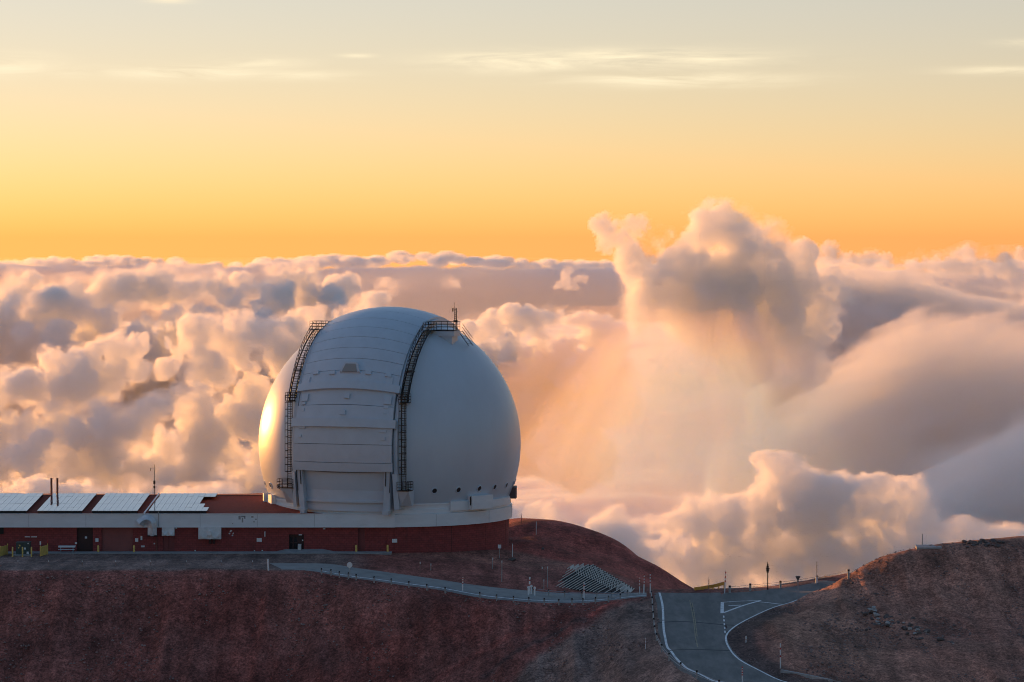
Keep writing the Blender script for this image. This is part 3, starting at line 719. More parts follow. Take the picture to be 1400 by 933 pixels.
def sph(x, a, r):
    """Point on the shutter: x across, a = angle up from the front, r = radius of its sphere."""
    q = math.sqrt(max(r * r - x * x, 1)); return Vector((x, -q * math.cos(a), CZ + q * math.sin(a)))
def panel(name, a0, a1, r, hw, th, parent, m=M_SHUT, nx=18, na=4, flat=0.0):
    mb = MB(); D = math.radians
    def P(x, a, rr):
        p = sph(x, a, rr); q = sph(0, a, rr)
        if flat: p = Vector((x, p.y * (1 - flat) + q.y * flat, p.z * (1 - flat) + q.z * flat))
        return p
    vs = [P(-hw + 2 * hw * i / nx, D(a0 + (a1 - a0) * j / na), r - s * th) for s in (0, 1) for j in range(na + 1) for i in range(nx + 1)]
    K = (nx + 1) * (na + 1); W = nx + 1; fs = []
    for j in range(na):
        for i in range(nx):
            a = j * W + i; fs.append((a, a + 1, a + W + 1, a + W)); fs.append((K + a, K + a + W, K + a + W + 1, K + a + 1))
    for i in range(nx):
        fs.append((i + 1, i, K + i, K + i + 1)); a = na * W + i; fs.append((a, a + 1, K + a + 1, K + a))
    for j in range(na):
        a = j * W; fs.append((a, a + W, K + a + W, K + a)); a = j * W + nx; fs.append((a + W, a, K + a, K + a + W))
    o = mb.add(vs, fs).build(name, m, parent); smooth_by_angle(o, 30); return o
shut = thing('shutter', '', '', (0, 0, 0)); del shut['label']; del shut['category']; shut.parent = DM
seams = [27.5, 34.5, 40.5, 46.5, 53, 60, 68, 77, 87, 98, 110, 123, 137, 150]
for k in range(len(seams) - 1):
    panel('shutter_panel', seams[k] + 0.10, seams[k + 1] - 0.10, RA - 0.004 * (k % 2), 7.15, 0.35, shut)
for k, (a0, a1, r, f_) in enumerate([(19.5, 26.6, RA - 0.22, 0.1), (12.0, 19.25, RA - 0.20, 0.25), (3.0, 10.2, RA - 0.34, 0.5), (-4.6, 2.8, RA - 0.32, 0.6), (-8.4, -4.8, RA - 0.28, 0.6)]):
    panel('shutter_panel', a0, a1, r, 7.0 + 0.06 * k, 0.35, shut, flat=f_)
panel('shutter_lip', 25.9, 29.4, RA + 0.30, 7.5, 0.6, shut, nx=18, na=2)
panel('shutter_lip', 10.0, 13.6, RA + 0.16, 7.6, 0.6, shut, nx=18, na=2, flat=0.3)
panel('shutter_backing', -9, 150, RA - 0.5, 6.9, 0.3, shut, mat('shutter_gap_grey', (0.16, 0.17, 0.18), 0.8), nx=14, na=40)
# arch walls that carry the shutter
for s in (-1, 1):
    mb = MB(); xs_ = s * 7.2; th = 0.5 * s; n = 60; vs = []
    A = [math.radians(-14 + (166) * k / n) for k in range(n + 1)]
    for x in (xs_, xs_ + th):
        for ro in (16.4, RA - 0.25 if s * 1 else 0):
            for a in A:
                q = math.sqrt(ro * ro - 7.2 ** 2); vs.append((x, -q * math.cos(a), CZ + q * math.sin(a)))
    W = n + 1; fs = []
    for k in range(n):
        fs += [(k, k + 1, W + k + 1, W + k), (2 * W + k, 3 * W + k, 3 * W + k + 1, 2 * W + k + 1), (W + k, W + k + 1, 3 * W + k + 1, 3 * W + k), (k, 2 * W + k, 2 * W + k + 1, k + 1)]
    fs += [(0, W, 3 * W, 2 * W), (n, 2 * W + n, 3 * W + n, W + n)]
    o = mb.add(vs, fs).build('arch_wall', M_DOME, DM); smooth_by_angle(o)
    # flared foot of the arch below the shutter
    MB().hexa([(s * 7.15, -17.2, 0.7), (s * 7.75, -16.9, 0.7), (s * 7.75, -14.5, 0.7), (s * 7.15, -14.5, 0.7), (s * 7.15, -18.0, 5.6), (s * 7.75, -17.6, 5.6), (s * 7.75, -14.5, 5.6), (s * 7.15, -14.5, 5.6)]).build('arch_foot', M_DOME, DM)
# boxy hood and small hatches on the shutter
def on_shutter(x, a, r=RA):
    fl = 0.0 if a > 27 else (0.18 if a > 11 else 0.55)
    a = math.radians(a); p = sph(x, a, r); q = sph(0, a, r); p = Vector((x, p.y * (1 - fl) + q.y * fl, p.z * (1 - fl) + q.z * fl))
    n = Vector((x * (1 - fl), p.y, p.z - CZ)).normalized(); e1 = Vector((1, 0, 0)); e1 = (e1 - n * e1.dot(n)).normalized(); return p, e1, n.cross(e1) * -1 if n.cross(e1).z < 0 else n.cross(e1), n
def hatch(x, a, w, h, t, r=RA, name='hatch', taper=0.0, m=M_SHUT):
    p, u, v, n = on_shutter(x, a, r); p = p - n * 0.1
    q = [p - u * w - v * h, p + u * w - v * h, p + u * w + v * h, p - u * w + v * h]
    w2, h2 = w * (1 - taper), h * (1 - taper); pt = p + n * (t + 0.1)
    q += [pt - u * w2 - v * h2, pt + u * w2 - v * h2, pt + u * w2 + v * h2, pt - u * w2 + v * h2]
    return MB().hexa(q).build(name, m, shut)
p, u, v, n = on_shutter(0.3, 35.3); p = p - n * 0.1
hd = MB().hexa([p - u * 1.5 - v * 0.75, p + u * 1.5 - v * 0.75, p + u * 0.95 + v * 0.75, p - u * 0.95 + v * 0.75, p - u * 1.45 - v * 0.62 + n * 0.35, p + u * 1.45 - v * 0.62 + n * 0.35, p + u * 0.9 + v * 0.7 + n * 0.7, p - u * 0.9 + v * 0.7 + n * 0.7]).build('vent_hood', M_SHUT, shut)
MB().hexa([p - u * 1.1 - v * 0.66 + n * .30, p + u * 1.1 - v * 0.66 + n * .30, p + u * 0.72 + v * 0.42 + n * .58, p - u * 0.72 + v * 0.42 + n * .58, p - u * 1.1 - v * 0.64 + n * .42, p + u * 1.1 - v * 0.64 + n * .42, p + u * 0.72 + v * 0.44 + n * .66, p - u * 0.72 + v * 0.44 + n * .66]).build('hood_shade_plate', mat('hood_shadow_grey', (0.30, 0.31, 0.31), 0.7), hd)  # solid plate on the hood, shadow put into its grey
for x, a in ((-2.3, 33.2), (2.9, 33.6), (-4.9, 34.0), (5.6, 33.6)): hatch(x, a, 0.42, 0.26, 0.24)
for x, a in ((0.45, 23), (0.1, 16)): hatch(x, a, 0.40, 0.34, 0.24, RA - 0.2)
for x, a, w, h in ((-6.0, 22.8, .5, .5), (6.1, 22.4, .5, .62), (-6.1, 20.3, .3, .2), (6.0, 19.2, .34, .2), (-6.1, 17.5, .3, .22), (6.0, 17.0, .32, .26), (-6.2, 6, .24, .18), (6.0, 5.6, .3, .2), (5.2, 12, .5, .16), (-5.9, 9.6, .5, .14), (5.9, 8.6, .5, .14), (-5.9, 30.8, .2, .55), (5.9, 31, .45, .6)):
    hatch(x, a, w, h, 0.13, RA - (0.2 if a > 11 and a < 27 else 0.36 if a <= 11 else 0.0))
# lower door: curved sheet, frame posts, sill with drip marks
dr = MB(); n = 24; RD = 17.75
def dz(x, z): q = math.sqrt(RD ** 2 - x * x); return (x, -q, z)
vs = [dz(-6.0 + 12.0 * i / n, z) for z in (1.85, 7.9) for i in range(n + 1)]
dr.add(vs, [(i, i + 1, n + 2 + i, n + 1 + i) for i in range(n)])
dor = dr.build('lower_door', M_SHUT, DM, True)
MB().add([dz(-6 + 12 * i / n, z) for z in (4.85, 4.9) for i in range(n + 1)], [(i, i + 1, n + 2 + i, n + 1 + i) for i in range(n)]).build('door_seam', mat('seam_grey', (.42, .44, .46), .6), dor).location = (0, -0.015, 0)
fr = MB()
for z0, z1, pr in ((1.55, 1.85, 0.22), (7.75, 8.0, 0.2)):
    RD2 = RD + pr
    for i in range(n):
        xa, xb = -6.3 + 12.6 * i / n, -6.3 + 12.6 * (i + 1) / n
        fa, fb = -math.sqrt(RD2 ** 2 - xa * xa), -math.sqrt(RD2 ** 2 - xb * xb)
        fr.hexa([(xa, fa, z0), (xb, fb, z0), (xb, fb + .6, z0), (xa, fa + .6, z0), (xa, fa, z1), (xb, fb, z1), (xb, fb + .6, z1), (xa, fa + .6, z1)])
fr.build('door_frame', M_SHUT, dor)
sill = MB(); RD2 = 17.55
for i in range(n):
    xa, xb = -6.6 + 13.2 * i / n, -6.6 + 13.2 * (i + 1) / n; fa, fb = -math.sqrt(RD2 ** 2 - xa * xa), -math.sqrt(RD2 ** 2 - xb * xb)
    sill.hexa([(xa, fa, 0.35), (xb, fb, 0.35), (xb, fb + .9, 0.35), (xa, fa + .9, 0.35), (xa, fa, 1.5), (xb, fb, 1.5), (xb, fb + .9, 1.5), (xa, fa + .9, 1.5)])
sill.build('door_sill', M_DOME, dor)
for s in (-1, 1):
    jb = MB().hexa([(s * 5.75, -17.7, 0.3), (s * 6.55, -17.5, 0.3), (s * 6.55, -16.0, 0.3), (s * 5.75, -16.0, 0.3), (s * 6.15, -18.25, 8.2), (s * 7.05, -18.05, 8.2), (s * 7.05, -16.5, 8.2), (s * 6.15, -16.5, 8.2)]).build('door_jamb', M_SHUT, DM)
    MB().hexa([(s * 5.7, -17.95, -0.05), (s * 6.4, -17.75, -0.05), (s * 6.4, -16.9, -0.05), (s * 5.7, -16.9, -0.05), (s * 5.65, -18.0, 0.55), (s * 6.55, -17.8, 0.55), (s * 6.55, -16.9, 0.55), (s * 5.65, -16.9, 0.55)]).build('jamb_foot', M_DOME, jb)
    MB().bar((s * 6.35, -18.22, 7.7), (s * 6.2, -17.98, 3.9), 0.09).build('jamb_slot', M_BLACK, jb)
    MB().bar((s * 7.02, -18.1, 7.9), (s * 6.7, -17.8, 3.0), 0.07).build('jamb_slot', M_BLACK, jb)

# portholes
M_HOLE = mat('porthole_dark', (0.03, 0.03, 0.035), 0.4)
def porthole(ang, z=3.1):
    r = math.sqrt(RS ** 2 - (z - CZ) ** 2); d = Vector((math.sin(ang), -math.cos(ang), 0))
    nrm = Vector((d.x * r, d.y * r, z - CZ)).normalized(); c = Vector((d.x * r, d.y * r, z)); u = Vector((0, 0, 1)).cross(nrm).normalized(); v = nrm.cross(u)
    t = MB(); N_ = 24; prof = [(0.46, -0.1), (0.46, 0.07), (0.36, 0.09), (0.33, 0.0), (0.33, -0.05)]; vs = []
    for (rr_, h) in prof:
        vs += [c + (u * math.cos(2 * math.pi * k / N_) + v * math.sin(2 * math.pi * k / N_)) * rr_ + nrm * h for k in range(N_)]
    fs = [(i * N_ + k, i * N_ + (k + 1) % N_, (i + 1) * N_ + (k + 1) % N_, (i + 1) * N_ + k) for i in range(4) for k in range(N_)]
    o = t.add(vs, fs).build('porthole', M_DOME, DM, True)
    MB().add([c + (u * math.cos(2 * math.pi * k / N_) + v * math.sin(2 * math.pi * k / N_)) * 0.35 + nrm * 0.02 for k in range(N_)], [tuple(range(N_))]).build('porthole_glass', M_HOLE, o)
for q in (10.4, 22.3, 34.2, 46.2, 57.2, 68.7, 80.5, 92, 104, -58, -67.5, -79, -91): porthole(math.radians(q) - PHI)
# boxes on the skirt
def skirt_box(ang0, ang1, r0, r1, z0, z1, name='skirt_box', m=M_WHITE):
    P = lambda r, a, z: (r * math.sin(a), -r * math.cos(a), z); mb = MB(); k = max(1, int((ang1 - ang0) / 0.05))
    for i in range(k):
        a, b = ang0 + (ang1 - ang0) * i / k, ang0 + (ang1 - ang0) * (i + 1) / k
        mb.hexa([P(r1, a, z0), P(r1, b, z0), P(r0, b, z0), P(r0, a, z0), P(r1, a, z1), P(r1, b, z1), P(r0, b, z1), P(r0, a, z1)])
    return mb.build(name, m, DM)
A = lambda px: math.asin(max(-0.999, min(0.999, (px - 533) / 166.0))) - PHI
skirt_box(A(618), A(642), 16.6, 17.5, 0.25, 1.5); b_ = skirt_box(A(641), A(667), 16.6, 18.2, 0.3, 2.15); 
MB().box(0, 0.08, -0.2, 0.2, 0, 1.2).build('box_bracket', M_BLACK, b_).location = (17.9 * math.sin(A(640.5)), -17.9 * math.cos(A(640.5)), 0.9)
skirt_box(A(667), A(694), 16.6, 17.55, 0.35, 1.35)
skirt_box(A(696) + 0.05, A(698.5) + 0.12, 16.7, 18.0, 0.9, 2.5, 'cable_box', mat('brown_box', (.16, .10, .09), .7))
skirt_box(A(371.5), A(373), 17.0, 18.15, 0.55, 1.85, 'vent_box', M_WHITE)
vb = skirt_box(A(374.5), A(381), 17.0, 17.75, 0.5, 1.75, 'vent_box', M_WHITE)

# outside stairs, ladders, landings
def stair(s):
    path = [math.radians(a) for a in (21, 29, 37, 45, 53, 60, 66)]
    x0, x1 = s * 7.75, s * 8.7; R_ = 18.75 + 0.15
    def P(a, x, off=0.0):
        q = math.sqrt(R_ ** 2 - 7.6 ** 2) + off; return Vector((x, -q * math.cos(a), CZ + q * math.sin(a) + 0.35))
    pts = [P(a, 0) for a in path]
    st = MB()
    for x in (x0, x1): st.tube([(x, p.y, p.z) for p in pts], 0.10, 6)
    o = st.build('stair', M_BLACK, DM)
    tread = None
    for i in range(len(pts) - 1):
        a, b = pts[i], pts[i + 1]; k = max(2, int(abs(b.z - a.z) / 0.30)) if abs(b.z - a.z) > 0.3 else 2
        for j in range(k):
            p = a.lerp(b, (j + 0.5) / k)
            if tread is None:
                tread = MB().box(-0.45, 0.45, -0.14, 0.14, -0.035, 0.035).build('step', M_BLACK, o); tread.location = ((x0 + x1) / 2, p.y, p.z)
            else: link_copy(tread, o, ((x0 + x1) / 2, p.y, p.z))
    for x in (x0, x1):
        hr = MB()
        for h in (0.55, 1.05): hr.tube([(x, p.y - 0.12, p.z + h) for p in pts], 0.04, 5)
        for i in range(len(pts) - 1):
            for t in (0.0, 0.33, 0.66):
                p = pts[i].lerp(pts[i + 1], t); hr.bar((x, p.y, p.z), (x, p.y - 0.12, p.z + 1.05), 0.05)
        hr.build('handrail', M_BLACK, o)
    # intermediate landing
    mid = pts[2]
    MB().box(min(x0, x1) - 0.05, max(x0, x1) + 0.05, mid.y - 0.55, mid.y + 0.5, mid.z - 0.08, mid.z + 0.05).build('landing', M_BLACK, o)
    # caged ladder from the lower landing
    lz1, lz0 = pts[0].z + 0.1, 3.35; ly = pts[0].y - 0.55; lx = s * 8.35
    ld = MB()
    for x in (lx - 0.32, lx + 0.32): ld.bar((x, ly, lz0), (x, ly, lz1 + 1.0), 0.09)
    lo = ld.build('ladder', M_BLACK, DM)
    rung = MB().bar((-0.32, 0, 0), (0.32, 0, 0), 0.055).build('rung', M_BLACK, lo); rung.location = (lx, ly, lz0 + 0.2)
    for k in range(1, int((lz1 - lz0) / 0.33)): link_copy(rung, lo, (lx, ly, lz0 + 0.2 + 0.33 * k))
    cage = MB(); c0 = lz0 + 2.2
    for k in range(int((lz1 + 0.8 - c0) / 0.95) + 1):
        z = c0 + 0.95 * k
        cage.bar((lx - 0.42, ly, z), (lx - 0.42, ly - 0.75, z), 0.07).bar((lx + 0.42, ly, z), (lx + 0.42, ly - 0.75, z), 0.07).bar((lx - 0.42, ly - 0.75, z), (lx + 0.42, ly - 0.75, z), 0.07)
    for x in (lx - 0.42, lx + 0.42, lx): cage.bar((x, ly - 0.75, c0), (x, ly - 0.75, lz1 + 0.8), 0.06)
    cage.build('cage', M_BLACK, lo)
    for z in (5.5, 8.5, 11.5):
        MB().bar((lx, ly, z), (s * 7.8, ly + 1.6, z), 0.08).build('standoff', M_BLACK, lo)
    # landings with railings
    def landing(xa, xb, ya, yb, z, name='landing_platform', gap=None):
        t = MB().box(xa, xb, ya, yb, z - 0.10, z).build(name, M_BLACK, DM)
        r_ = MB()
        for (p, q) in (((xa, ya), (xb, ya)), ((xa, ya), (xa, yb)), ((xb, ya), (xb, yb)), ((xa, yb), (xb, yb))):
            for h in (0.4, 0.78, 1.15): r_.bar((*p, z + h), (*q, z + h), 0.055)
            L_ = math.hypot(q[0] - p[0], q[1] - p[1]); k = max(1, round(L_ / 0.9))
            for i in range(k + 1):
                x, y = p[0] + (q[0] - p[0]) * i / k, p[1] + (q[1] - p[1]) * i / k; r_.bar((x, y, z), (x, y, z + 1.15), 0.055)
        r_.build('railing', M_BLACK, t); return t
    low = landing(*( (s * 7.75, s * 9.9) if s > 0 else (-9.9, -7.55)), ly - 0.9, ly + 0.9, lz0, gap=True) if s < 0 else landing(7.7, 9.4, ly - 0.9, ly + 0.8, lz0)
    MB().hexa([(s * 7.8, ly + .2, lz0 - 2.2), (s * 9.2, ly + .9, lz0 - 2.2), (s * 9.2, ly + 1.5, lz0 - 2.2), (s * 7.8, ly + 1.5, lz0 - 2.2), (s * 7.8, ly - .7, lz0 - 0.11), (s * 9.3, ly - .7, lz0 - 0.11), (s * 9.3, ly + 1.5, lz0 - 0.11), (s * 7.8, ly + 1.5, lz0 - 0.11)]).build('bracket', M_DOME, low)
    landing(*((7.6, 8.9) if s > 0 else (-8.9, -7.6)), ly - 0.2, ly + 1.3, lz1)
    top = pts[-1]
    if s > 0:
        landing(7.6, 8.8, top.y + 0.0, top.y + 2.1, top.z + 0.05)
        ya, yb, xe = top.y + 2.0, top.y + 4.6, 11.4
        pl = landing(7.7, xe, ya, yb, top.z + 0.06)
        cb = MB(); zt = top.z - 0.05
        cb.box(8.9, xe - 0.35, ya + .25, yb, zt - 2.3, zt - 0.78).build('support_box', M_DOME, pl)
        cb = MB(); cb.box(7.75, xe + 0.05, ya + .02, yb, zt - 0.78, zt - .06).build('support_beam', M_DOME, pl)
        mx, my = xe - 0.05, ya + 1.2
        mm = MB().bar((mx, my, top.z), (mx, my, top.z + 3.1), 0.12).bar((mx - .25, my, top.z + 1.2), (mx - .25, my, top.z + 2.95), 0.06)
        for k in range(6): mm.bar((mx - .25, my, top.z + 1.25 + .3 * k), (mx, my, top.z + 1.4 + .3 * k), 0.05)
        mm.bar((mx, my, top.z + 2.95), (mx - .5, my, top.z + 3.0), 0.07).bar((mx - .5, my, top.z + 3.1), (mx - .5, my, top.z + 2.6), 0.14).box(mx - .35, mx + .15, my - .2, my + .2, top.z + 1.1, top.z + 1.4)
        ms = mm.build('weather_mast', M_BLACK, DM); MB().bar((mx - .25, my, top.z + 2.9), (mx - .25, my, top.z + 3.9), 0.03).build('whip_aerial', M_BLACK, ms)
        top = Vector((top.x, yb - 2.2, top.z))
        # stair going down the far side
        b2 = MB()
        for dx in (xe - .3, xe + .35): b2.tube([(dx, top.y + 2.2, top.z - .1), (dx + 1.2, top.y + 3.3, top.z - 2.2)], 0.055, 5)
        for h in (.5, 1.0): b2.tube([(xe + .35, top.y + 2.2, top.z - .1 + h), (xe + 1.55, top.y + 3.3, top.z - 2.2 + h)], 0.035, 5)
        for k in range(6): b2.bar((xe - .3 + .21 * k, top.y + 2.3 + .2 * k, top.z - .2 - .34 * k), (xe + .35 + .21 * k, top.y + 2.3 + .2 * k, top.z - .2 - .34 * k), 0.16, 0.05)
        b2.build('rear_stair', M_BLACK, DM)
    else:
        pl = landing(-9.3, -7.3, top.y - 0.1, top.y + 1.8, top.z + 0.05)
        gg = MB()
        for h in (0.7, 1.15): gg.tube([(-7.3, top.y + 1.8, top.z + h), (-4.5, top.y + 5.5, top.z + h + 0.3)], 0.05, 5)
        gg.build('guide_rail', M_BLACK, DM)
for s in (-1, 1): stair(s)
# ------------------------------------------------------------------ things around the building
M_WOODG = mat('grey_post', (0.40, 0.39, 0.38), 0.8, var=0.25, scale=3)
M_RUSTP = mat('weathered_red_stake', (0.30, 0.17, 0.14), 0.8, var=0.25, scale=3)
M_REDP = mat('red_reflective_paint', (0.42, 0.035, 0.03), 0.5)
M_WHP = mat('white_post_paint', (0.80, 0.80, 0.80), 0.5)
M_ZINC = mat('zinc_rail', (0.36, 0.38, 0.42), 0.45, 0.5, var=0.15, scale=2)
def up(p, dz=0.0): return Vector((p.x, p.y, p.z + dz))

# yellow bollards
def bollard(px, label, y=WY - 2.0, h=0.95):
    t = thing('bollard', label, 'bollard', ((px - 700) * y / FPX, y, 0.0), 0, 'yellow bollards along the building')
    MB().lathe([(0.14, -0.3), (0.14, h), (0.11, h + 0.06), (0.0, h + 0.09)], 12).build('post', M_YEL, t, True)
    MB().lathe([(0.145, 0.0), (0.145, 0.12)], 12).build('base_band', M_CONC, t, True)
    return t
for px, lb in ((134.3, 'yellow bollard left of the faded roller door'), (183.2, 'yellow bollard right of the faded roller door'), (487, 'yellow bollard left of the red double doors'), (530, 'yellow bollard right of the red double doors')):
    bollard(px, lb, WY - 0.6 if px > 400 else WY - 1.2)
for px, lb in ((17.2, 'slim yellow bollard left of the green transformer'), (30.8, 'slim yellow bollard in front of the green transformer'), (43.0, 'slim yellow bollard right of the green transformer')):
    y = WY - 6.5
    t = thing('bollard', lb, 'bollard', ((px - 700) * y / FPX, y, 0.0), 0, 'yellow bollards along the building')
    MB().lathe([(0.10, -0.2), (0.10, 1.28), (0.06, 1.33), (0, 1.34)], 12).build('post', M_YEL, t, True)
# transformer
y = WY - 4.2
t = thing('transformer_cabinet', 'green utility transformer cabinet on a pale concrete pad', 'transformer', ((32.3 - 700) * y / FPX, y, 0))
M_GRN = mat('transformer_green', (0.050, 0.075, 0.070), 0.5, var=0.15, scale=2)
MB().box(-1.25, 1.25, -1.3, 1.1, -0.1, 0.16).build('pad', M_CONC, t)
MB().box(-0.92, 0.92, -0.7, 0.7, 0.16, 1.72).build('cabinet', M_GRN, t); MB().box(-0.96, 0.96, -0.76, 0.74, 1.72, 1.78).build('lid', M_GRN, t)
MB().box(-0.02, 0.02, -0.715, -0.695, 0.2, 1.7).build('door_gap', M_BLACK, t)
for (x, z, s, m_) in ((0.28, 0.95, 0.13, M_SIGN), (0.66, 0.38, 0.15, M_SIGN), (-0.42, 1.35, 0.10, M_YEL), (-0.55, 1.05, 0.08, M_YEL), (0.72, 1.62, .08, M_SIGN)):
    MB().box(x - s, x + s, -0.725, -0.70, z - s, z + s).build('warning_label', m_, t)
# yellow barrier gates
for px, lb in ((4.5, 'yellow barrier panel left of the green transformer'), (59.5, 'yellow barrier panel with two signs right of the green transformer')):
    y = WY - 4.5
    t = thing('barrier', lb, 'barrier', ((px - 700) * y / FPX, y, 0.0), 0)
    MB().hexa([(-0.28, -1.3, 0), (-0.2, -1.3, 0), (0.36, 1.6, 0), (0.28, 1.6, 0), (-0.28, -1.3, 1.25), (-0.2, -1.3, 1.25), (0.36, 1.6, 1.25), (0.28, 1.6, 1.25)]).build('panel', M_YEL, t)
    for x, yy in ((-0.24, -1.3), (0.32, 1.6)): MB().lathe([(0.07, -.1), (0.07, 1.4), (0, 1.42)], 8).build('post', M_YEL, t).location = (x, yy, 0)
    if px > 20:
        for x, yy, z in ((-0.24, -1.3, 1.75), (0.32, 1.6, 1.65)):
            MB().box(-0.09, 0.09, -0.02, 0.02, -0.2, 0.25).build('sign_plate', M_SIGN if x < 0 else M_REDP, t).location = (x, yy, z)
            MB().bar((x, yy + .03, 1.3), (x, yy + .03, z + .2), 0.04).build('sign_stem', M_ZINC, t)
    else:
        MB().box(-1.9, -0.3, -0.05, 0.0, 0.95, 1.25).build('side_rail', M_YEL, t); MB().box(-1.9, -0.3, -0.05, 0.0, 0.35, 0.75).build('side_rail', M_YEL, t)
# bench
y = WY - 1.2
t = thing('bench', 'white topped bench table against the red wall', 'bench', ((91.5 - 700) * y / FPX, y, 0.08))
MB().box(-1.15, 1.15, -0.30, 0.30, 0.68, 0.90).build('top', mat('bench_white', (.8, .8, .82), .4), t)
MB().box(-1.1, 1.1, -0.62, -0.36, 0.40, 0.46).build('seat', M_WHP, t)
for s in (-0.85, 0.85):
    MB().bar((s, -0.45, 0), (s, -0.2, 0.68), 0.07).bar((s, 0.3, 0), (s, 0.1, 0.68), 0.07).bar((s, -0.5, 0.03), (s, 0.35, 0.03), 0.07).build('leg', M_ZINC, t)

# marker stakes at the pad's edge
st0 = None
for px in (24.5, 67, 113, 158, 206, 254.5, 303, 345.5):
    p = hit(px, 773.5)
    if st0 is None:
        st0 = thing('marker_stake', 'short pale stake at the edge of the gravel apron', 'stake', p, 0, 'stakes along the apron edge')
        MB().tube([(0, 0, -0.2), (0, 0, 0.62)], 0.035, 6).build('stem', M_RUSTP, st0); MB().tube([(0, 0, 0.45), (0, 0, 0.66)], 0.04, 6).build('reflector', M_WHP, st0)
    else: copy_thing(st0, p, tilt=(0, random.Random(px).uniform(-.12, .12), 0))
p = hit(367, 781.0)
t = thing('delineator_post', 'leaning white delineator post where the access road begins', 'post', p); t.rotation_euler = (0, -0.06, 0)
MB().tube([(0, 0, -0.2), (0, 0, 1.5)], 0.11, 8).build('post', M_WHP, t)
p = hit(478, 787)
t = thing('round_sign', 'small white round sign on a post by the access road', 'sign', p)
MB().tube([(0, 0, -0.2), (0, 0, 1.35)], 0.035, 6).build('pole', M_ZINC, t); MB().tube([(0, -0.06, 1.35), (0, -0.03, 1.35)], 0.36, 24).build('disc', M_WHP, t)

# cable guard fences
def fence(name, label, posts, h, cables, post_m=M_WOODG, w=0.17):
    base = [hit(px, py) for px, py in posts]
    t = thing(name, label, 'guard rail', base[0])
    o0 = base[0]
    pm = MB().box(-w / 2, w / 2, -w / 2, w / 2, -0.3, h).build('post', post_m, t); cm = MB().box(-w / 2 - .01, w / 2 + .01, -w / 2 - .03, -w / 2 + .02, h - 0.22, h + .005).build('bracket', M_BLACK, pm)
    for k, p in enumerate(base[1:]):
        c = link_copy(pm, t, p - o0); link_copy(cm, c)
    for z in cables:
        m = MB()
        for a, b in zip(base[:-1], base[1:]):
            a, b = a - o0 + Vector((0, -w / 2 - .02, z)), b - o0 + Vector((0, -w / 2 - .02, z)); m.tube([a, (a + b) / 2 - Vector((0, 0, .04)), b], 0.025, 5, False)
        m.build('cable', M_ZINC, t)
    return t
fence('cable_fence', 'cable guard fence on grey posts along the outer edge of the access road',
      [(439.6, 786), (452.5, 788), (464, 790.3), (476.5, 792.2), (487, 794), (511.5, 797), (535, 800.6), (559, 804), (583.6, 807.6), (608.6, 811.5), (656, 818.6), (679, 821.8), (702, 824.6), (723, 826.5), (744, 827.5), (764, 828), (782, 827.6), (797, 826.8), (814, 825.5), (832, 823.5), (848, 821)], 0.82, (0.4, 0.68))
fence('cable_fence', 'cable guard fence along the inner side of the access road below the crib wall',
      [(728, 812), (750, 815), (772, 817), (795, 818.3), (816, 818.6), (836, 818), (858, 816.5)], 0.85, (0.42, 0.7))
fence('cable_fence', 'cable guard fence along the side road above the junction',
      [(997.6, 811), (1025.6, 808.5), (1067, 804.5), (1116.7, 797.5), (1160, 789)], 0.95, (0.55, 0.8), M_WOODG, 0.26)
fence('cable_fence', 'cable guard fence following the left edge of the summit road',
      [(890.6, 818), (891.5, 826), (892.3, 836), (893, 846), (893.8, 856), (895, 866), (897.5, 877), (904.6, 892), (914.6, 904.5), (930.7, 917), (952.6, 929), (983, 942)], 0.95, (0.45, 0.75))

# striped snow poles
def snow_pole(px, py, h, lean=0.0, bands=4, lb=None, r=0.07):
    p = hit(px, py)
    t = thing('snow_pole', lb, 'snow pole', p, 0, 'red and white snow poles'); t.rotation_euler = (0, lean, 0)
    MB().tube([(0, 0, -0.2), (0, 0, h)], r, 8).build('pole', M_WHP, t)
    for k in range(bands):
        z0 = h * (0.42 + 0.58 * k / bands); MB().tube([(0, 0, z0 + h * 0.07), (0, 0, z0 + h * 0.145)], r + 0.008, 8).build('red_band', M_REDP, t)
    return t
snow_pole(632.5, 808.5, 1.75, 0.02, 3, 'snow pole standing in the outer cable fence')
snow_pole(723.8, 812, 2.1, 0.02, 2, 'snow pole among the white fence reflectors left of the crib wall', 0.1)
snow_pole(798.5, 820, 2.2, 0.0, 2, 'snow pole in front of the crib wall')
snow_pole(874.7, 812, 2.0, -0.02, 3, 'faint thin snow pole right of the crib wall', 0.05)
snow_pole(880.2, 812, 2.5, 0.03, 4, 'bold striped snow pole between the crib wall and the road')
snow_pole(889, 812, 2.7, 0.0, 4, 'tall striped snow pole at the end of the roadside fence')
snow_pole(1015, 936, 1.9, 0.0, 4, 'striped snow pole on the asphalt of the bend')
snow_pole(1067, 917, 3.0, 0.0, 2, 'tall thin snow pole at the end of the concrete wall')
snow_pole(1020, 881, 0.95, 0.0, 1, 'short red topped stake on the scree of the right hill')
snow_pole(882.5, 888, 1.3, 0.0, 2, 'short stake on the cinder bank left of the roadside fence', 0.05)
snow_pole(990.7, 811.5, 2.9, 0.05, 3, 'rusty red snow pole at the gold tinted crash rail')
# white reflectors beside the inner fence
for k, (px, py) in enumerate(((722.5, 814), (726.5, 812.5), (731, 814.5))):
    p = hit(px, py); t = thing('reflector_post', 'stubby white reflector post at the inner fence end', 'reflector', p, 0, 'white reflector posts')
    MB().tube([(0, 0, -.1), (0, 0, 0.95)], 0.09, 8).build('post', M_WHP, t); MB().tube([(0, -.1, 0.98), (0, .05, 0.98)], 0.16, 12).build('lens', M_WHP, t)
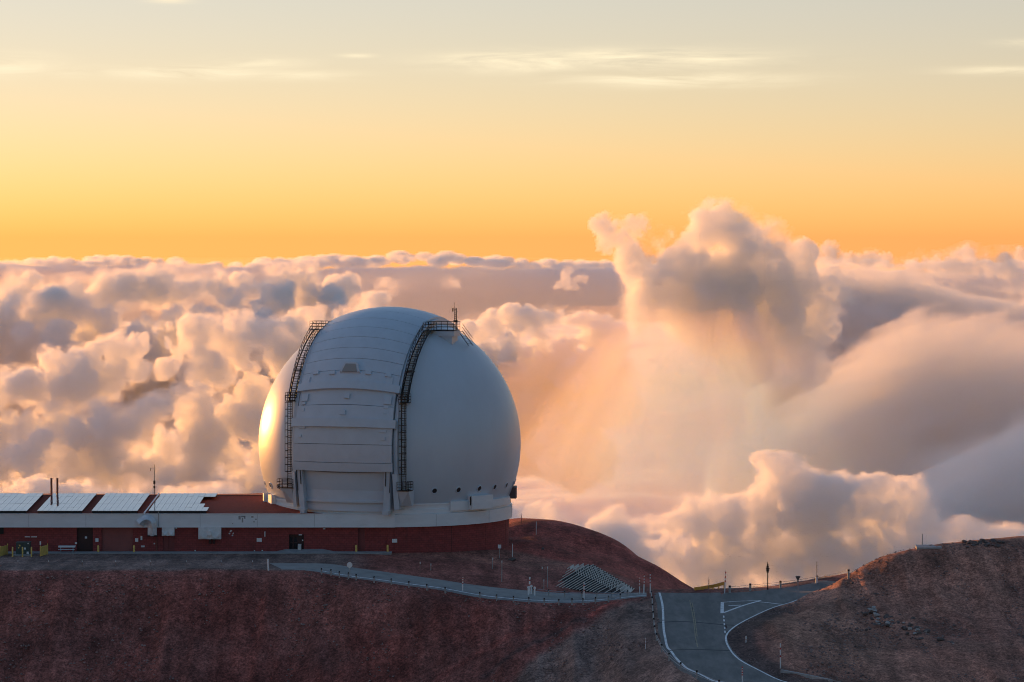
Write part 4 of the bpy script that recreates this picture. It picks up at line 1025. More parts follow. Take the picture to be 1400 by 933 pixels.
# grey and rusty stakes on the cinder bank
for (px, py, h, m_, lb) in [(574.2, 786, 1.7, M_RUSTP, 'rusty stake with a pale foot stone above the access road'), (589, 781.5, 1.05, M_WOODG, 'short grey stake above the access road'), (673, 779, 1.6, M_WOODG, 'grey stake leaning on the bank below the drum'),
                            (686, 797, 2.9, M_WOODG, 'tall grey stake near the access road bend'), (700.5, 761, 1.75, M_WHP, 'white stake standing beside a dark stone by the drum'), (741, 806, 2.95, M_RUSTP, 'tall rusty stake left of the crib wall'), (748.5, 804, 2.8, M_WOODG, 'tall grey stake left of the crib wall'),
                            (743.5, 806, 1.3, M_WOODG, 'short grey stake between two tall stakes'), (733, 731, 1.85, M_WHP, 'pale stake on the red ridge'), (712.6, 716, 1.4, M_RUSTP, 'leaning stake on the red ridge beside the drum'), (969, 811.5, 2.1, M_RUSTP, 'thin brown stake behind the road crest')]:
    p = hit(px, py); t = thing('stake', lb, 'stake', p); t.rotation_euler = (0, 0.05 if px in (673, 712.6) else 0.01, 0)
    MB().tube([(0, 0, -0.25), (0, 0, h)], [0.055, 0.05], 6).build('shaft', m_, t); MB().tube([(0, 0, h - 0.3), (0, 0, h - 0.05)], 0.06, 6).build('band', M_WHP, t)
p = hit(683, 763); t = thing('notice_post', 'small white notice on a post in front of the drum', 'sign', p)
MB().tube([(0, 0, -.2), (0, 0, 1.5)], 0.05, 6).build('post', M_WOODG, t); MB().box(-0.22, 0.22, -0.09, -0.05, 1.3, 1.8).build('plate', M_WHP, t)
# junction furniture
p = hit(1049.6, 806.5); t = thing('beacon_pole', 'dark pole with a stacked instrument head at the side road', 'pole', p)
MB().tube([(0, 0, -.3), (0, 0, 2.7), (0, 0, 3.6)], [0.07, 0.06, 0.04], 8).build('pole', M_BLACK, t)
for z, r in ((2.3, .14), (2.5, .2), (2.74, .24), (2.98, .16), (3.2, .09)): MB().lathe([(0, z - .11), (r, z - .1), (r, z + .09), (0, z + .11)], 12).build('head_disc', M_BLACK, t)
p = hit(1091, 819.5); t = thing('lamp_post', 'slim post with a flared lamp head beside the side road', 'lamp', p)
MB().tube([(0, 0, -.2), (0, 0, 2.2)], 0.055, 8).build('pole', M_ZINC, t); MB().lathe([(0.06, 2.15), (0.09, 2.4), (0.30, 2.78), (0.32, 2.9), (0.0, 2.93)], 16).build('lamp_head', mat('lamp_grey', (.10, .10, .10), .5), t); MB().lathe([(0.0, 2.45), (0.12, 2.47), (0.2, 2.62), (0, 2.7)], 12).build('lamp_glass', M_WHP, t)
p = hit(1116.7, 798); t = thing('snow_pole', 'plain grey snow pole rising from the side road fence', 'snow pole', p)
MB().tube([(0, 0, -.2), (0, 0, 2.8)], [0.07, .05], 8).build('pole', M_WOODG, t); MB().tube([(0, 0, 0), (0, 0, .75)], 0.16, 8).build('sleeve', M_WHP, t)
# crash rail behind the crest, the gold of sunlight put into its colour
pts = [on_road(px, py) for px, py in ((950, 809.4), (962, 809.3), (976, 808.4), (984, 807.6), (991, 806.6))]
pts = [Vector((q.x, q.y + 1.6, gz(q.x, q.y + 1.6) + (0.25 + 0.55 * k / 4))) for k, q in enumerate(pts)]
t = thing('crash_rail', 'crash rail behind the road crest with the gold of sunlight painted on', 'guard rail', pts[0])
M_CR = mat('painted_sun_gold_rail', (0.85, 0.36, 0.06), 0.5, 0.0, var=0.3, scale=2)
m = MB()
for a, b in zip(pts[:-1], pts[1:]): m.bar(a - pts[0], b - pts[0] + (b - a).normalized() * 0.05, 0.08, 0.42)
m.build('beam', M_CR, t)
for k in (1, 2, 3, 4): MB().bar(pts[k] - pts[0] + Vector((0, .08, 0)), pts[k] - pts[0] + Vector((0, .08, -1.2)), 0.14).build('post', M_CR, t)
# concrete wall at the foot of the right hill
W0 = [hit(px, py) for px, py in ((1067, 921), (1088, 925), (1110, 929.5), (1135, 935), (1165, 941))]
t = thing('concrete_wall', 'low concrete retaining wall at the foot of the right hill', 'wall', W0[0])
for a, b in zip(W0[:-1], W0[1:]):
    a, b = a - W0[0], b - W0[0]; d = (b - a).normalized(); s = Vector((-d.y, d.x, 0)) * 0.3
    MB().hexa([a - Vector((0, 0, .5)), b - Vector((0, 0, .5)), b + s - Vector((0, 0, .5)), a + s - Vector((0, 0, .5)), a + Vector((0, 0, .42)), b + Vector((0, 0, .42)), b + s + Vector((0, 0, .42)), a + s + Vector((0, 0, .42))]).build('wall_block', M_CONC, t)
# concrete survey slab with post on the right hill
p = hit(1270, 747.5); t = thing('survey_slab', 'concrete slab with a short post on the right hill top', 'slab', p)
MB().hexa([(-1.7, -1.2, -.4), (1.5, -1.2, -.4), (1.7, 1.2, -.4), (-1.6, 1.2, -.4), (-1.7, -1.2, -.02), (1.5, -1.2, .0), (1.7, 1.2, .12), (-1.6, 1.2, .12)]).build('slab', M_CONC, t)
MB().tube([(-0.75, 0.8, 0.1), (-0.75, 0.8, 1.55)], 0.07, 8).build('post', M_WOODG, t)

# crib wall of stacked beams
def zz(x, y): return (755 + x / 11.67, 760 + y / 11.67)
def crib():
    rows = [((240, 210), (340, 145)), ((210, 270), (420, 135)), ((165, 335), (500, 125)), ((100, 415), (580, 140))]
    SX = [50 + 55 * k for k in range(12)] + [720, 820, 930, 1010, 1110, 1165]
    SY = [500 + 7 * k for k in range(12)] + [590, 606, 622, 640, 660, 686]
    for k in range(18): rows.append(((SX[k], SY[k]), (660 + 38 * k, 140 + 22.5 * k)))
    def P(x, y):
        px, py = zz(x, y); yy = 434 - (py - 770) * (434 - 413) / 45.0
        return at(px, py, yy)
    org = P(50, 500)
    t = thing('crib_wall', 'stepped crib wall of pale beams stacked on the cinder slope', 'retaining wall', org)
    M_BEAM = mat('pale_crib_beam', (0.62, 0.54, 0.46), 0.85, var=0.2, scale=1.5)
    lines = []
    for (s, e) in rows:
        s, e = np.array(s, float), np.array(e, float)
        den = 0.62 - 0.27
        xc = ((s[1] + 0.62 * s[0]) - (e[1] + 0.27 * e[0])) / den if e[0] - s[0] > 150 else (s[0] + e[0]) / 2
        xc = min(max(xc, s[0] + 0.15 * (e[0] - s[0])), s[0] + 0.75 * (e[0] - s[0])); yc = s[1] - 0.62 * (xc - s[0])
        if yc < e[1] or e[0] - s[0] <= 150: yc = (s[1] + e[1]) / 2 - 4
        L = []
        for k in range(15):
            u_ = k / 14; q = (1 - u_) ** 2 * s + 2 * u_ * (1 - u_) * np.array((xc, yc)) + u_ ** 2 * e
            L.append(P(*q) - org)
        lines.append(L)
        m = MB()
        for a, b in zip(L[:-1], L[1:]): m.bar(a, b + (b - a).normalized() * 0.03, 0.10, 0.07)
        m.build('beam', M_BEAM, t)
    hd = MB()
    for A_, B_ in zip(lines[:-1], lines[1:]):
        for k in range(9):
            u_ = 0.45 + 0.55 * (k + 0.5) / 9
            i = u_ * 14; j = min(int(i), 13); a = A_[j].lerp(A_[j + 1], i - j)
            c = min(B_, key=lambda q: (q.x - a.x) ** 2); jn = B_.index(c); c2 = B_[min(jn + 1, 14)] if a.x > c.x else B_[max(jn - 1, 0)]
            f_ = 0 if abs(c2.x - c.x) < 1e-6 else max(0, min(1, (a.x - c.x) / (c2.x - c.x))); b = c.lerp(c2, f_)
            if abs(b.x - a.x) < 0.25 and a.z - b.z < 0.9: hd.bar(a + Vector((0, .06, 0)), b + Vector((0, .06, 0)), 0.07, 0.07, up=(0, 1, 0))
    hd.build('header_blocks', M_BEAM, t, kind='stuff')
    # packed earth behind the beams
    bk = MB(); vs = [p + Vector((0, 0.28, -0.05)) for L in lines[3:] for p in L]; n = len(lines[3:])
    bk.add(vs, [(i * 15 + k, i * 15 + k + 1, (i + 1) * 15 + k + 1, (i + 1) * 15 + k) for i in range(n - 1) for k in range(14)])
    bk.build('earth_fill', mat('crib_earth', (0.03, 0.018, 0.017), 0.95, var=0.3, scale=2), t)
crib()

# rocks
M_ROCK = mat('dark_lava_rock', (0.14, 0.105, 0.095), 0.9, var=0.4, scale=2.2, bump=0.6, bscale=5)
M_ROCKP = mat('pale_lava_rock', (0.42, 0.37, 0.34), 0.9, var=0.3, scale=2.2, bump=0.6, bscale=5)
def rock_mesh(seed, m):
    bm = bmesh.new(); bmesh.ops.create_icosphere(bm, subdivisions=2, radius=1.0); rg = random.Random(seed)
    ph = [rg.uniform(0, 6) for _ in range(6)]; planes = [(Vector((rg.gauss(0, 1), rg.gauss(0, 1), rg.gauss(0, 1))).normalized(), rg.uniform(.5, .85)) for _ in range(7)]
    for v in bm.verts:
        c = v.co.copy()
        for n_, d_ in planes:
            k = c.dot(n_) - d_
            if k > 0: c -= n_ * k
        v.co = c * (1 + 0.10 * math.sin(5 * c.x + ph[0]) * math.sin(4 * c.y + ph[1])); v.co.z *= 0.7
    me = bpy.data.meshes.new('rock'); bm.to_mesh(me); bm.free(); me.materials.append(m); return me
RM = [rock_mesh(k, M_ROCK) for k in range(5)] + [rock_mesh(10 + k, M_ROCKP) for k in range(3)]
rg = random.Random(12)
def rock(px, py, size, kind, label, group):
    p = hit(px, py); o = bpy.data.objects.new('rock', RM[kind]); COL.objects.link(o)
    o.location = up(p, size * 0.15); o.scale = (size * rg.uniform(.8, 1.3), size * rg.uniform(.8, 1.2), size * rg.uniform(.7, 1.1)); o.rotation_euler = (rg.uniform(-.3, .3), rg.uniform(-.3, .3), rg.uniform(0, 6.3))
    tag(o, label, 'rock', group)
for k in range(26): rock(rg.uniform(1318, 1378), rg.gauss(744, 2.2), rg.uniform(.18, .48), rg.randrange(5), 'dark rock in the heap on the right hill top', 'rock heap on the right hill')
for (cx, cy, sx, sy, n, pale, lb) in [(1212, 851, 26, 8, 26, .35, 'rock in the grey outcrop low on the right hill'), (1192, 836, 9, 7, 14, .75, 'pale rock in the light outcrop on the right hill'), (1300, 883, 22, 8, 18, .45, 'rock in the outcrop near the right edge of the hill face'),
                                     (1250, 864, 14, 9, 14, .3, 'rock in the dark outcrop in the middle of the hill face'), (1348, 902, 8, 10, 12, .4, 'rock in the small outcrop far down the hill face'), (1146, 826, 9, 10, 10, .6, 'pale rock on the shoulder of the right hill above the bend')]:
    for k in range(n): rock(rg.gauss(cx, sx * .5), rg.gauss(cy, sy * .5), rg.uniform(.16, .5), rg.randrange(5, 8) if rg.random() < pale else rg.randrange(5), lb, lb.replace('pale ', '').replace('rock ', 'rocks ', 1))
for k in range(14): rock(rg.uniform(400, 660), rg.uniform(840, 930), rg.uniform(.10, .22), rg.randrange(5), 'small dark stone on the cinder slope below the access road', 'stones on the cinder slope')
for k in range(10): rock(rg.uniform(1150, 1330), 0 + rg.uniform(765, 800), rg.uniform(.12, .26), rg.randrange(5), 'dark stone on the upper right hill', 'stones on the upper right hill')
rock(742, 752, .45, 1, 'dark boulder on the bank above the crib wall', 'boulders on the bank'); rock(700, 766, .55, 2, 'dark boulder below the white stake by the drum', 'boulders on the bank')
def gravel():
    # loose stones nobody could count
    r = np.random.default_rng(5); vs = []; fs = []
    base = [(-1, -1, -.4), (1, -1, -.4), (0, 1.1, -.4), (0, 0, .8), (-.8, .5, .2), (.8, .5, .1)]
    tri = [(0, 1, 3), (1, 5, 3), (5, 2, 3), (2, 4, 3), (4, 0, 3), (0, 2, 1), (0, 4, 2), (1, 2, 5)]
    n = 26000
    X = np.concatenate([r.uniform(27, 68, n // 2), r.uniform(-72, 22, n // 2)]); Y = np.concatenate([r.uniform(352, 417, n // 2), r.uniform(380, 414.5, n // 2)])
    d = np.minimum.reduce([poly_signed(X, Y, P) for P in ROADS]); ok = d > 0.4; X, Y = X[ok], Y[ok]; Z = base_z(X, Y)
    for x, y_, z in zip(X, Y, Z):
        s = 0.03 + 0.16 * r.random() ** 4; a = r.uniform(0, 6.3); c, q = math.cos(a), math.sin(a); k = len(vs)
        vs += [(x + (c * u - q * v) * s, y_ + (q * u + c * v) * s, z + w * s + 0.02) for u, v, w in base]; fs += [tuple(i + k for i in t_) for t_ in tri]
    me = bpy.data.meshes.new('loose_stones'); me.from_pydata(vs, [], fs); me.materials.append(mat('mixed_cinder_stone', (0.24, 0.16, 0.14), 0.95, var=0.75, scale=0.9))
    o = bpy.data.objects.new('loose_stones', me); COL.objects.link(o); o['kind'] = 'stuff'; o['label'] = 'loose dark stones scattered over the cinder slopes'
gravel()
# ------------------------------------------------------------------ clouds (real volumes)
def splat(sd, u, v, w, r, g, flat=1.0):
    """Raise the field sd to r - distance for a ball (pixel units) in grid g."""
    u0, v0, w0, p, pw = g['u0'], g['v0'], g['w0'], g['p'], g['pw']
    R = r * 1.5
    nx, ny, nz = sd.shape
    a0, a1 = max(0, int((u - R - u0) / p)), min(nx, int((u + R - u0) / p) + 2)
    c0, c1 = max(0, int((v0 - v - R * flat) / p)), min(nz, int((v0 - v + R * flat) / p) + 2)
    b0, b1 = max(0, int((w - R - w0) / pw)), min(ny, int((w + R - w0) / pw) + 2)
    if a0 >= a1 or b0 >= b1 or c0 >= c1: return
    X = (u0 + np.arange(a0, a1, dtype=np.float32) * p - u)[:, None, None]
    Y = (w0 + np.arange(b0, b1, dtype=np.float32) * pw - w)[None, :, None]
    Z = ((v0 - np.arange(c0, c1, dtype=np.float32) * p - v) / flat)[None, None, :]
    f = r - np.sqrt(X * X + Y * Y + Z * Z)
    s = sd[a0:a1, b0:b1, c0:c1]
    np.maximum(s, f, out=s)

def grid(u, v, w, p, pw):
    """Pixel-space box: u right, v down, w depth; voxel p px (pw in depth)."""
    g = dict(u0=u[0], u1=u[1], v0=v[1], v1=v[0], w0=w[0], w1=w[1], p=p, pw=pw)
    g['shape'] = (int((u[1] - u[0]) / p) + 1, int((w[1] - w[0]) / pw) + 1, int((v[1] - v[0]) / p) + 1)
    return g

def coords(g):
    nx, ny, nz = g['shape']
    return ((g['u0'] + np.arange(nx, dtype=np.float32) * g['p'])[:, None, None],
            (g['w0'] + np.arange(ny, dtype=np.float32) * g['pw'])[None, :, None],
            (g['v0'] - np.arange(nz, dtype=np.float32) * g['p'])[None, None, :])

def grow(seeds, levels, rng, count=9, shrink=(0.32, 0.56), up=0.35, back=0.5):
    """Cauliflower growth: balls on the surface of balls. seeds: (u, v, w, r)."""
    out = list(seeds); cur = list(seeds)
    for L in range(levels):
        nxt = []
        for (u, v, w, r) in cur:
            for k in range(count):
                d = rng.normal(size=3); d[1] -= up; d[2] *= back + 0.3
                d /= np.linalg.norm(d)
                q = r * rng.uniform(*shrink)
                nxt.append((u + d[0] * r * 0.86, v + d[1] * r * 0.86, w + d[2] * r * 0.86, q))
        out += nxt; cur = nxt
    return out

def window(g, fu=12, fv=12, fw=12):
    U, W, V = coords(g)
    e = lambda x, a, b, f: smooth01(np.minimum(x - a, b - x) / f)
    return e(U, g['u0'], g['u1'], fu) * e(W, g['w0'], g['w1'], fw) * e(V, g['v1'], g['v0'], fv)

def cloud_material(name, g_aniso, color=(0.990, 0.960, 0.945)):
    m = bpy.data.materials.new(name); m.use_nodes = True
    nt = m.node_tree; nt.nodes.clear()
    o = nt.nodes.new('ShaderNodeOutputMaterial')
    s = nt.nodes.new('ShaderNodeVolumeScatter')
    s.inputs['Color'].default_value = (*color, 1)
    s.inputs['Anisotropy'].default_value = g_aniso
    a = nt.nodes.new('ShaderNodeAttribute'); a.attribute_name = 'density'
    nt.links.new(a.outputs['Fac'], s.inputs['Density'])
    nt.links.new(s.outputs[0], o.inputs['Volume'])
    return m

def volume_object(name, dens, lo, hi, mat, label, category=None, group=None, kind='stuff'):
    """Hand a density array (x, y, z) to a volume: one vertex carries one voxel's value and
    a Volume Cube node reads it back by index."""
    nx, ny, nz = dens.shape
    me = bpy.data.meshes.new(name)
    me.vertices.add(nx * ny * nz)
    at_ = me.attributes.new('voxel', 'FLOAT', 'POINT')
    at_.data.foreach_set('value', np.ascontiguousarray(dens.transpose(2, 1, 0), np.float32).ravel())
    ob = bpy.data.objects.new(name, me); COL.objects.link(ob)
    ng = bpy.data.node_groups.new(name + '_volume', 'GeometryNodeTree')
    ng.interface.new_socket('Geometry', in_out='INPUT', socket_type='NodeSocketGeometry')
    ng.interface.new_socket('Geometry', in_out='OUTPUT', socket_type='NodeSocketGeometry')
    N = ng.nodes.new; L = ng.links.new
    gi, go = N('NodeGroupInput'), N('NodeGroupOutput')
    pos = N('GeometryNodeInputPosition'); sep = N('ShaderNodeSeparateXYZ'); L(pos.outputs[0], sep.inputs[0])
    idx = None; mul = 1
    for k, n in enumerate((nx, ny, nz)):
        mr = N('ShaderNodeMapRange'); mr.clamp = True
        mr.inputs['From Min'].default_value = lo[k]; mr.inputs['From Max'].default_value = hi[k]
        mr.inputs['To Min'].default_value = 0; mr.inputs['To Max'].default_value = n - 1
        L(sep.outputs[k], mr.inputs['Value'])
        fi = N('FunctionNodeFloatToInt'); fi.rounding_mode = 'ROUND'; L(mr.outputs['Result'], fi.inputs[0])
        im = N('FunctionNodeIntegerMath'); im.operation = 'MULTIPLY'; L(fi.outputs[0], im.inputs[0]); im.inputs[1].default_value = mul
        if idx is None: idx = im.outputs[0]
        else:
            ad = N('FunctionNodeIntegerMath'); ad.operation = 'ADD'; L(idx, ad.inputs[0]); L(im.outputs[0], ad.inputs[1]); idx = ad.outputs[0]
        mul *= n
    na = N('GeometryNodeInputNamedAttribute'); na.data_type = 'FLOAT'; na.inputs['Name'].default_value = 'voxel'
    si = N('GeometryNodeSampleIndex'); si.data_type = 'FLOAT'; si.domain = 'POINT'
    L(gi.outputs[0], si.inputs['Geometry']); L(na.outputs[0], si.inputs['Value']); L(idx, si.inputs['Index'])
    vc = N('GeometryNodeVolumeCube')
    L(si.outputs[0], vc.inputs['Density'])
    vc.inputs['Min'].default_value = lo; vc.inputs['Max'].default_value = hi
    vc.inputs['Resolution X'].default_value = nx; vc.inputs['Resolution Y'].default_value = ny; vc.inputs['Resolution Z'].default_value = nz
    sm = N('GeometryNodeSetMaterial'); sm.inputs['Material'].default_value = mat
    L(vc.outputs[0], sm.inputs['Geometry']); L(sm.outputs[0], go.inputs[0])
    md = ob.modifiers.new('volume', 'NODES'); md.node_group = ng
    me.materials.append(mat)
    ob['label'] = label; ob['kind'] = kind
    if category: ob['category'] = category
    if group: ob['group'] = group
    return ob

def place_cloud(name, g, dens_px, depth, mat, label, group=None, cut=0.004):
    """dens_px: extinction per photo pixel at that depth."""
    mpp = depth / FPX
    lo = ((g['u0'] - 700) * mpp, depth + g['w0'] * mpp, CAM_Z - (g['v0'] - EYE_PY) * mpp)
    nx, ny, nz = g['shape']
    hi = (lo[0] + (nx - 1) * g['p'] * mpp, lo[1] + (ny - 1) * g['pw'] * mpp, lo[2] + (nz - 1) * g['p'] * mpp)
    d = dens_px / mpp
    d[d < cut / mpp] = 0
    return volume_object(name, d, lo, hi, mat, label, 'cloud', group)

M_CLOUD = cloud_material('cloud_vapour', 0.4)

def warp(sd, g, rng, amp, cell, stretch=(1, 1, 1)):
    """Tear a field with a smooth random displacement (amp, cell in photo px)."""
    nx, ny, nz = sd.shape
    c = [cell / g['p'] * stretch[0], cell / g['pw'] * stretch[1], cell / g['p'] * stretch[2]]
    ii = np.arange(nx)[:, None, None] + (vnoise(sd.shape, c, rng) * (amp / g['p'])).astype(np.int32)
    kk = np.arange(nz)[None, None, :] + (vnoise(sd.shape, c, rng) * (amp / g['p'])).astype(np.int32)
    jj = np.arange(ny)[None, :, None] + (vnoise(sd.shape, c, rng) * (amp / g['pw'])).astype(np.int32)
    np.clip(ii, 0, nx - 1, out=ii); np.clip(jj, 0, ny - 1, out=jj); np.clip(kk, 0, nz - 1, out=kk)
    return sd[ii, jj, kk]

def finish(name, g, sd, rng, depth, label, amp, cell, soft, dens, wisp, mat=None, fine=4.0, gain=0.64):
    st = (1, g['p'] / g['pw'], 1)
    sd += amp * 2.6 * fbm(g['shape'], cell / g['p'], rng, 6, gain, stretch=st)
    if fine:
        sd += fine * fbm(g['shape'], 16 / g['p'], rng, 3, 0.6, billow=True, stretch=st)
    d = smooth01(sd / soft)
    if wisp:
        n2 = fbm(g['shape'], cell * 1.6 / g['p'], rng, 6, 0.66, stretch=(1.7, st[1], 1))
        d = np.maximum(d, wisp * smooth01((sd + 14 + 34 * n2) / 34))
    d = d * window(g)
    return place_cloud(name, g, d * dens, depth, mat or M_CLOUD, label)

def cumulus(name, depth, u, v, w, p, seeds, label, seed=1, levels=3, count=8, amp=8.0, dens=0.08, soft=2.6,
            cell=30, pw=None, wisp=0.15, mat=None, up=0.35, tear=8.0, fine=8.0):
    rng = RNG(seed)
    g = grid(u, v, w, p, pw or p * 1.6)
    sd = np.full(g['shape'], -60.0, np.float32)
    for (a, b, c, r) in grow(seeds, levels, rng, count, up=up):
        splat(sd, a, b, c, r, g)
    if tear:
        sd = warp(sd, g, rng, tear, 46)
        sd = warp(sd, g, rng, tear * 0.55, 14)
    return finish(name, g, sd, rng, depth, label, amp, cell, soft, dens, wisp, mat, fine)

def shear(n, slope):
    """Slide each column of a field so that level streaks run diagonally."""
    out = np.empty_like(n)
    for i in range(n.shape[0]): out[i] = np.roll(n[i], int(round(slope * i)), axis=1)
    return out

def slope_bank(name, depth, u, v, w, p, crest, label, lean=1.0, seed=1, amp=6.0, dens=0.06, soft=16.0, cell=60, wisp=0.2, streak=8.0, mat=None, tear=7.0, tilt=0.35):
    """A wind-swept sloping bank: crest line (u, v) at w = 0, its face falling towards the viewer in diagonal streaks."""
    rng = RNG(seed)
    g = grid(u, v, w, p, p * 2.0)
    U, W, V = coords(g)
    cu, cv = zip(*crest)
    top = np.interp(U, cu, cv).astype(np.float32)
    top = top + np.where(W < 0, -W * lean, W * 1.6)
    sd = (V - top + 0 * U).astype(np.float32)
    sd += streak * 1.6 * shear(fbm(g['shape'], 46 / p, rng, 5, 0.58, stretch=(4.5, 0.8, 0.5)), tilt)
    sd += streak * 0.9 * shear(fbm(g['shape'], 18 / p, rng, 4, 0.6, stretch=(4.0, 0.8, 0.6)), tilt)
    if tear: sd = warp(sd, g, rng, tear, 50)
    d0 = finish(name, g, np.minimum(sd * 0.7, 60), rng, depth, label, amp, cell, soft, dens, wisp, mat, 2.0)
    return d0
rr = random.Random(4)
def row(u0, v0, u1, v1, n, r0, r1, w0=0, w1=0, jit=0.3):
    out = []
    for i in range(n):
        t = (i + 0.5) / n
        r = rr.uniform(r0, r1)
        out.append((u0 + (u1 - u0) * t + rr.uniform(-jit, jit) * r, v0 + (v1 - v0) * t + rr.uniform(-jit, jit) * r, w0 + (w1 - w0) * t + rr.uniform(-1, 1) * r, r))
    return out

tower = [(948,300,0,12),(840,312,0,14),(818,300,0,10),(835,330,0,12),(962,318,0,26),(1000,332,10,32),(985,303,5,13),(1030,350,20,28),(925,360,-20,34),(890,395,-10,36),(950,405,0,50),(1005,400,20,48),(1050,395,30,42),(1090,385,45,34),
         (1010,452,10,44),(965,448,0,36),(1060,440,30,44),(990,490,10,28),(868,352,0,22),(850,322,0,15),(882,315,10,15),(908,320,15,12),(828,306,0,9),(808,298,0,6),(862,305,5,9),(1105,420,50,30),(1080,455,40,44),(1120,440,60,36),(1030,485,20,38),(1140,400,60,28),(1100,490,50,34)]
cumulus('towering_cloud', 10900, (775,1195), (265,560), (-130,140), 1.6, tower, 'tall ragged golden cumulus tower rising above the cloud sea', seed=3, wisp=0.34, dens=0.08, tear=14, amp=10)

# left bank: rows from the far ridge to the near one
far_left = row(-60,408,330,390,13,13,24,110,110) + row(300,400,490,385,8,12,20,80,70) + row(-60,440,210,450,12,16,30,40,30,.6) + row(170,470,470,405,14,14,28,0,40,.6) + row(330,455,520,440,9,16,28,-50,-40,.6) \
         + row(-60,490,500,490,14,30,44,0,0) + row(-60,540,500,530,12,36,46,20,20) + row(-60,590,500,585,10,40,46,20,20)
cumulus('cloud_bank', 9000, (-120,550), (350,650), (-130,170), 1.8, far_left, 'broad billowing cloud bank left of the dome, far ridge', seed=5, dens=0.125, wisp=0.24, amp=7)
near_left = row(40,500,330,455,9,14,26,70,70) + row(330,455,520,425,7,14,24,60,60) + row(380,500,520,480,4,24,34,50,50) + row(-60,545,120,530,8,18,32,50,50,.6) + row(120,520,330,500,8,13,25,60,60,.6) + row(280,540,20,615,14,12,24,-40,-70,.5) + row(-60,600,120,590,6,20,32,20,20,.5) + row(-60,640,460,630,18,18,32,0,20,.6) + row(240,570,500,560,10,20,34,40,30,.6)+ row(-60,690,460,690,12,32,42,-20,-20)+ row(-60,740,460,740,10,38,44,-30,-30)
cumulus('cloud_bank', 6000, (-120,560), (395,790), (-130,130), 1.8, near_left, 'rolling cloud bank beyond the solar roof, near ridge', seed=6, dens=0.115, wisp=0.28, amp=8)
low_left = row(-40,685,320,690,10,12,22,0,0) + row(-60,720,420,720,10,24,34,0,0)
cumulus('cloud_bank', 4600, (-120,470), (630,790), (-60,60), 1.9, low_left, 'low pale cloud crest just above the solar roof', seed=7, dens=0.11, wisp=0.25)

mid = row(625,462,720,438,7,12,22,10,10) + row(720,432,860,450,9,9,17,20,20) + row(660,485,860,465,11,13,23,-20,-20) + row(640,505,870,500,10,22,34,0,0) + row(640,550,860,545,7,36,44,20,20) + row(640,610,800,610,5,42,50,20,20)
cumulus('cloud_bank', 11800, (590,920), (395,690), (-100,100), 1.6, mid, 'low scalloped cumulus row right of the dome', seed=8, dens=0.15, amp=6, wisp=0.1, tear=6)
puffs = [(528,392,0,8),(540,395,0,9),(552,396,2,5),(612,388,0,6),(622,390,0,4),(760,384,5,6),(771,381,5,9),(782,383,0,6),(795,386,0,4)]
cumulus('cloud_bank', 17000, (490,830), (360,420), (-40,40), 1.3, puffs, 'small bright puffs low over the far cloud layer', seed=18, levels=2, amp=7, tear=7, dens=0.07, wisp=0.3)

lower_right = row(845,735,930,712,5,11,18,0,0) + row(925,708,1000,720,5,24,36,0,10) + row(1030,690,1130,690,6,24,36,20,20) + row(1040,640,1080,665,3,9,14,20,20) + row(1130,695,1240,705,6,22,32,20,20) + row(1240,712,1360,742,7,14,22,0,0) + row(680,715,760,722,4,16,24,0,0) + row(700,775,1400,775,15,36,48,0,0)
cumulus('cloud_bank', 5600, (640,1440), (590,840), (-110,110), 1.8, lower_right, 'bright sunlit cloud rising behind the road crest', seed=29, dens=0.085, amp=14, wisp=0.4, tear=17)
slope_bank('cloud_bank', 14500, (1020,1480), (325,620), (-150,90), 2.2, [(1000,372),(1070,352),(1150,350),(1250,362),(1400,384),(1480,390)], 'dark smooth cloud slope behind the cloud tower', lean=1.0, seed=11, streak=13, tilt=-0.12, dens=0.1, soft=9)
far_right = row(1110,348,1400,372,16,7,14,0,0) + row(1300,352,1480,350,8,7,12,60,60)
cumulus('cloud_bank', 17000, (1080,1480), (320,430), (-60,90), 1.6, far_right, 'thin bright cumulus line above the dark slope', seed=12, levels=2, amp=6, tear=6, wisp=.2)
slope_bank('cloud_bank', 12800, (960,1480), (385,740), (-160,90), 2.2, [(930,620),(1060,550),(1150,475),(1215,430),(1250,412),(1330,424),(1480,432)], 'peach lit cloud slope with a ragged crest', lean=1.6, seed=13, streak=18, dens=0.06, soft=14, wisp=0.3)
slope_bank('cloud_bank', 7000, (1050,1480), (530,860), (-150,90), 2.2, [(1050,740),(1180,690),(1280,620),(1400,560),(1480,535)], 'blue grey cloud slope above the right hill', lean=1.4, seed=14, streak=18, dens=0.06, soft=16, wisp=.3, tilt=.45)

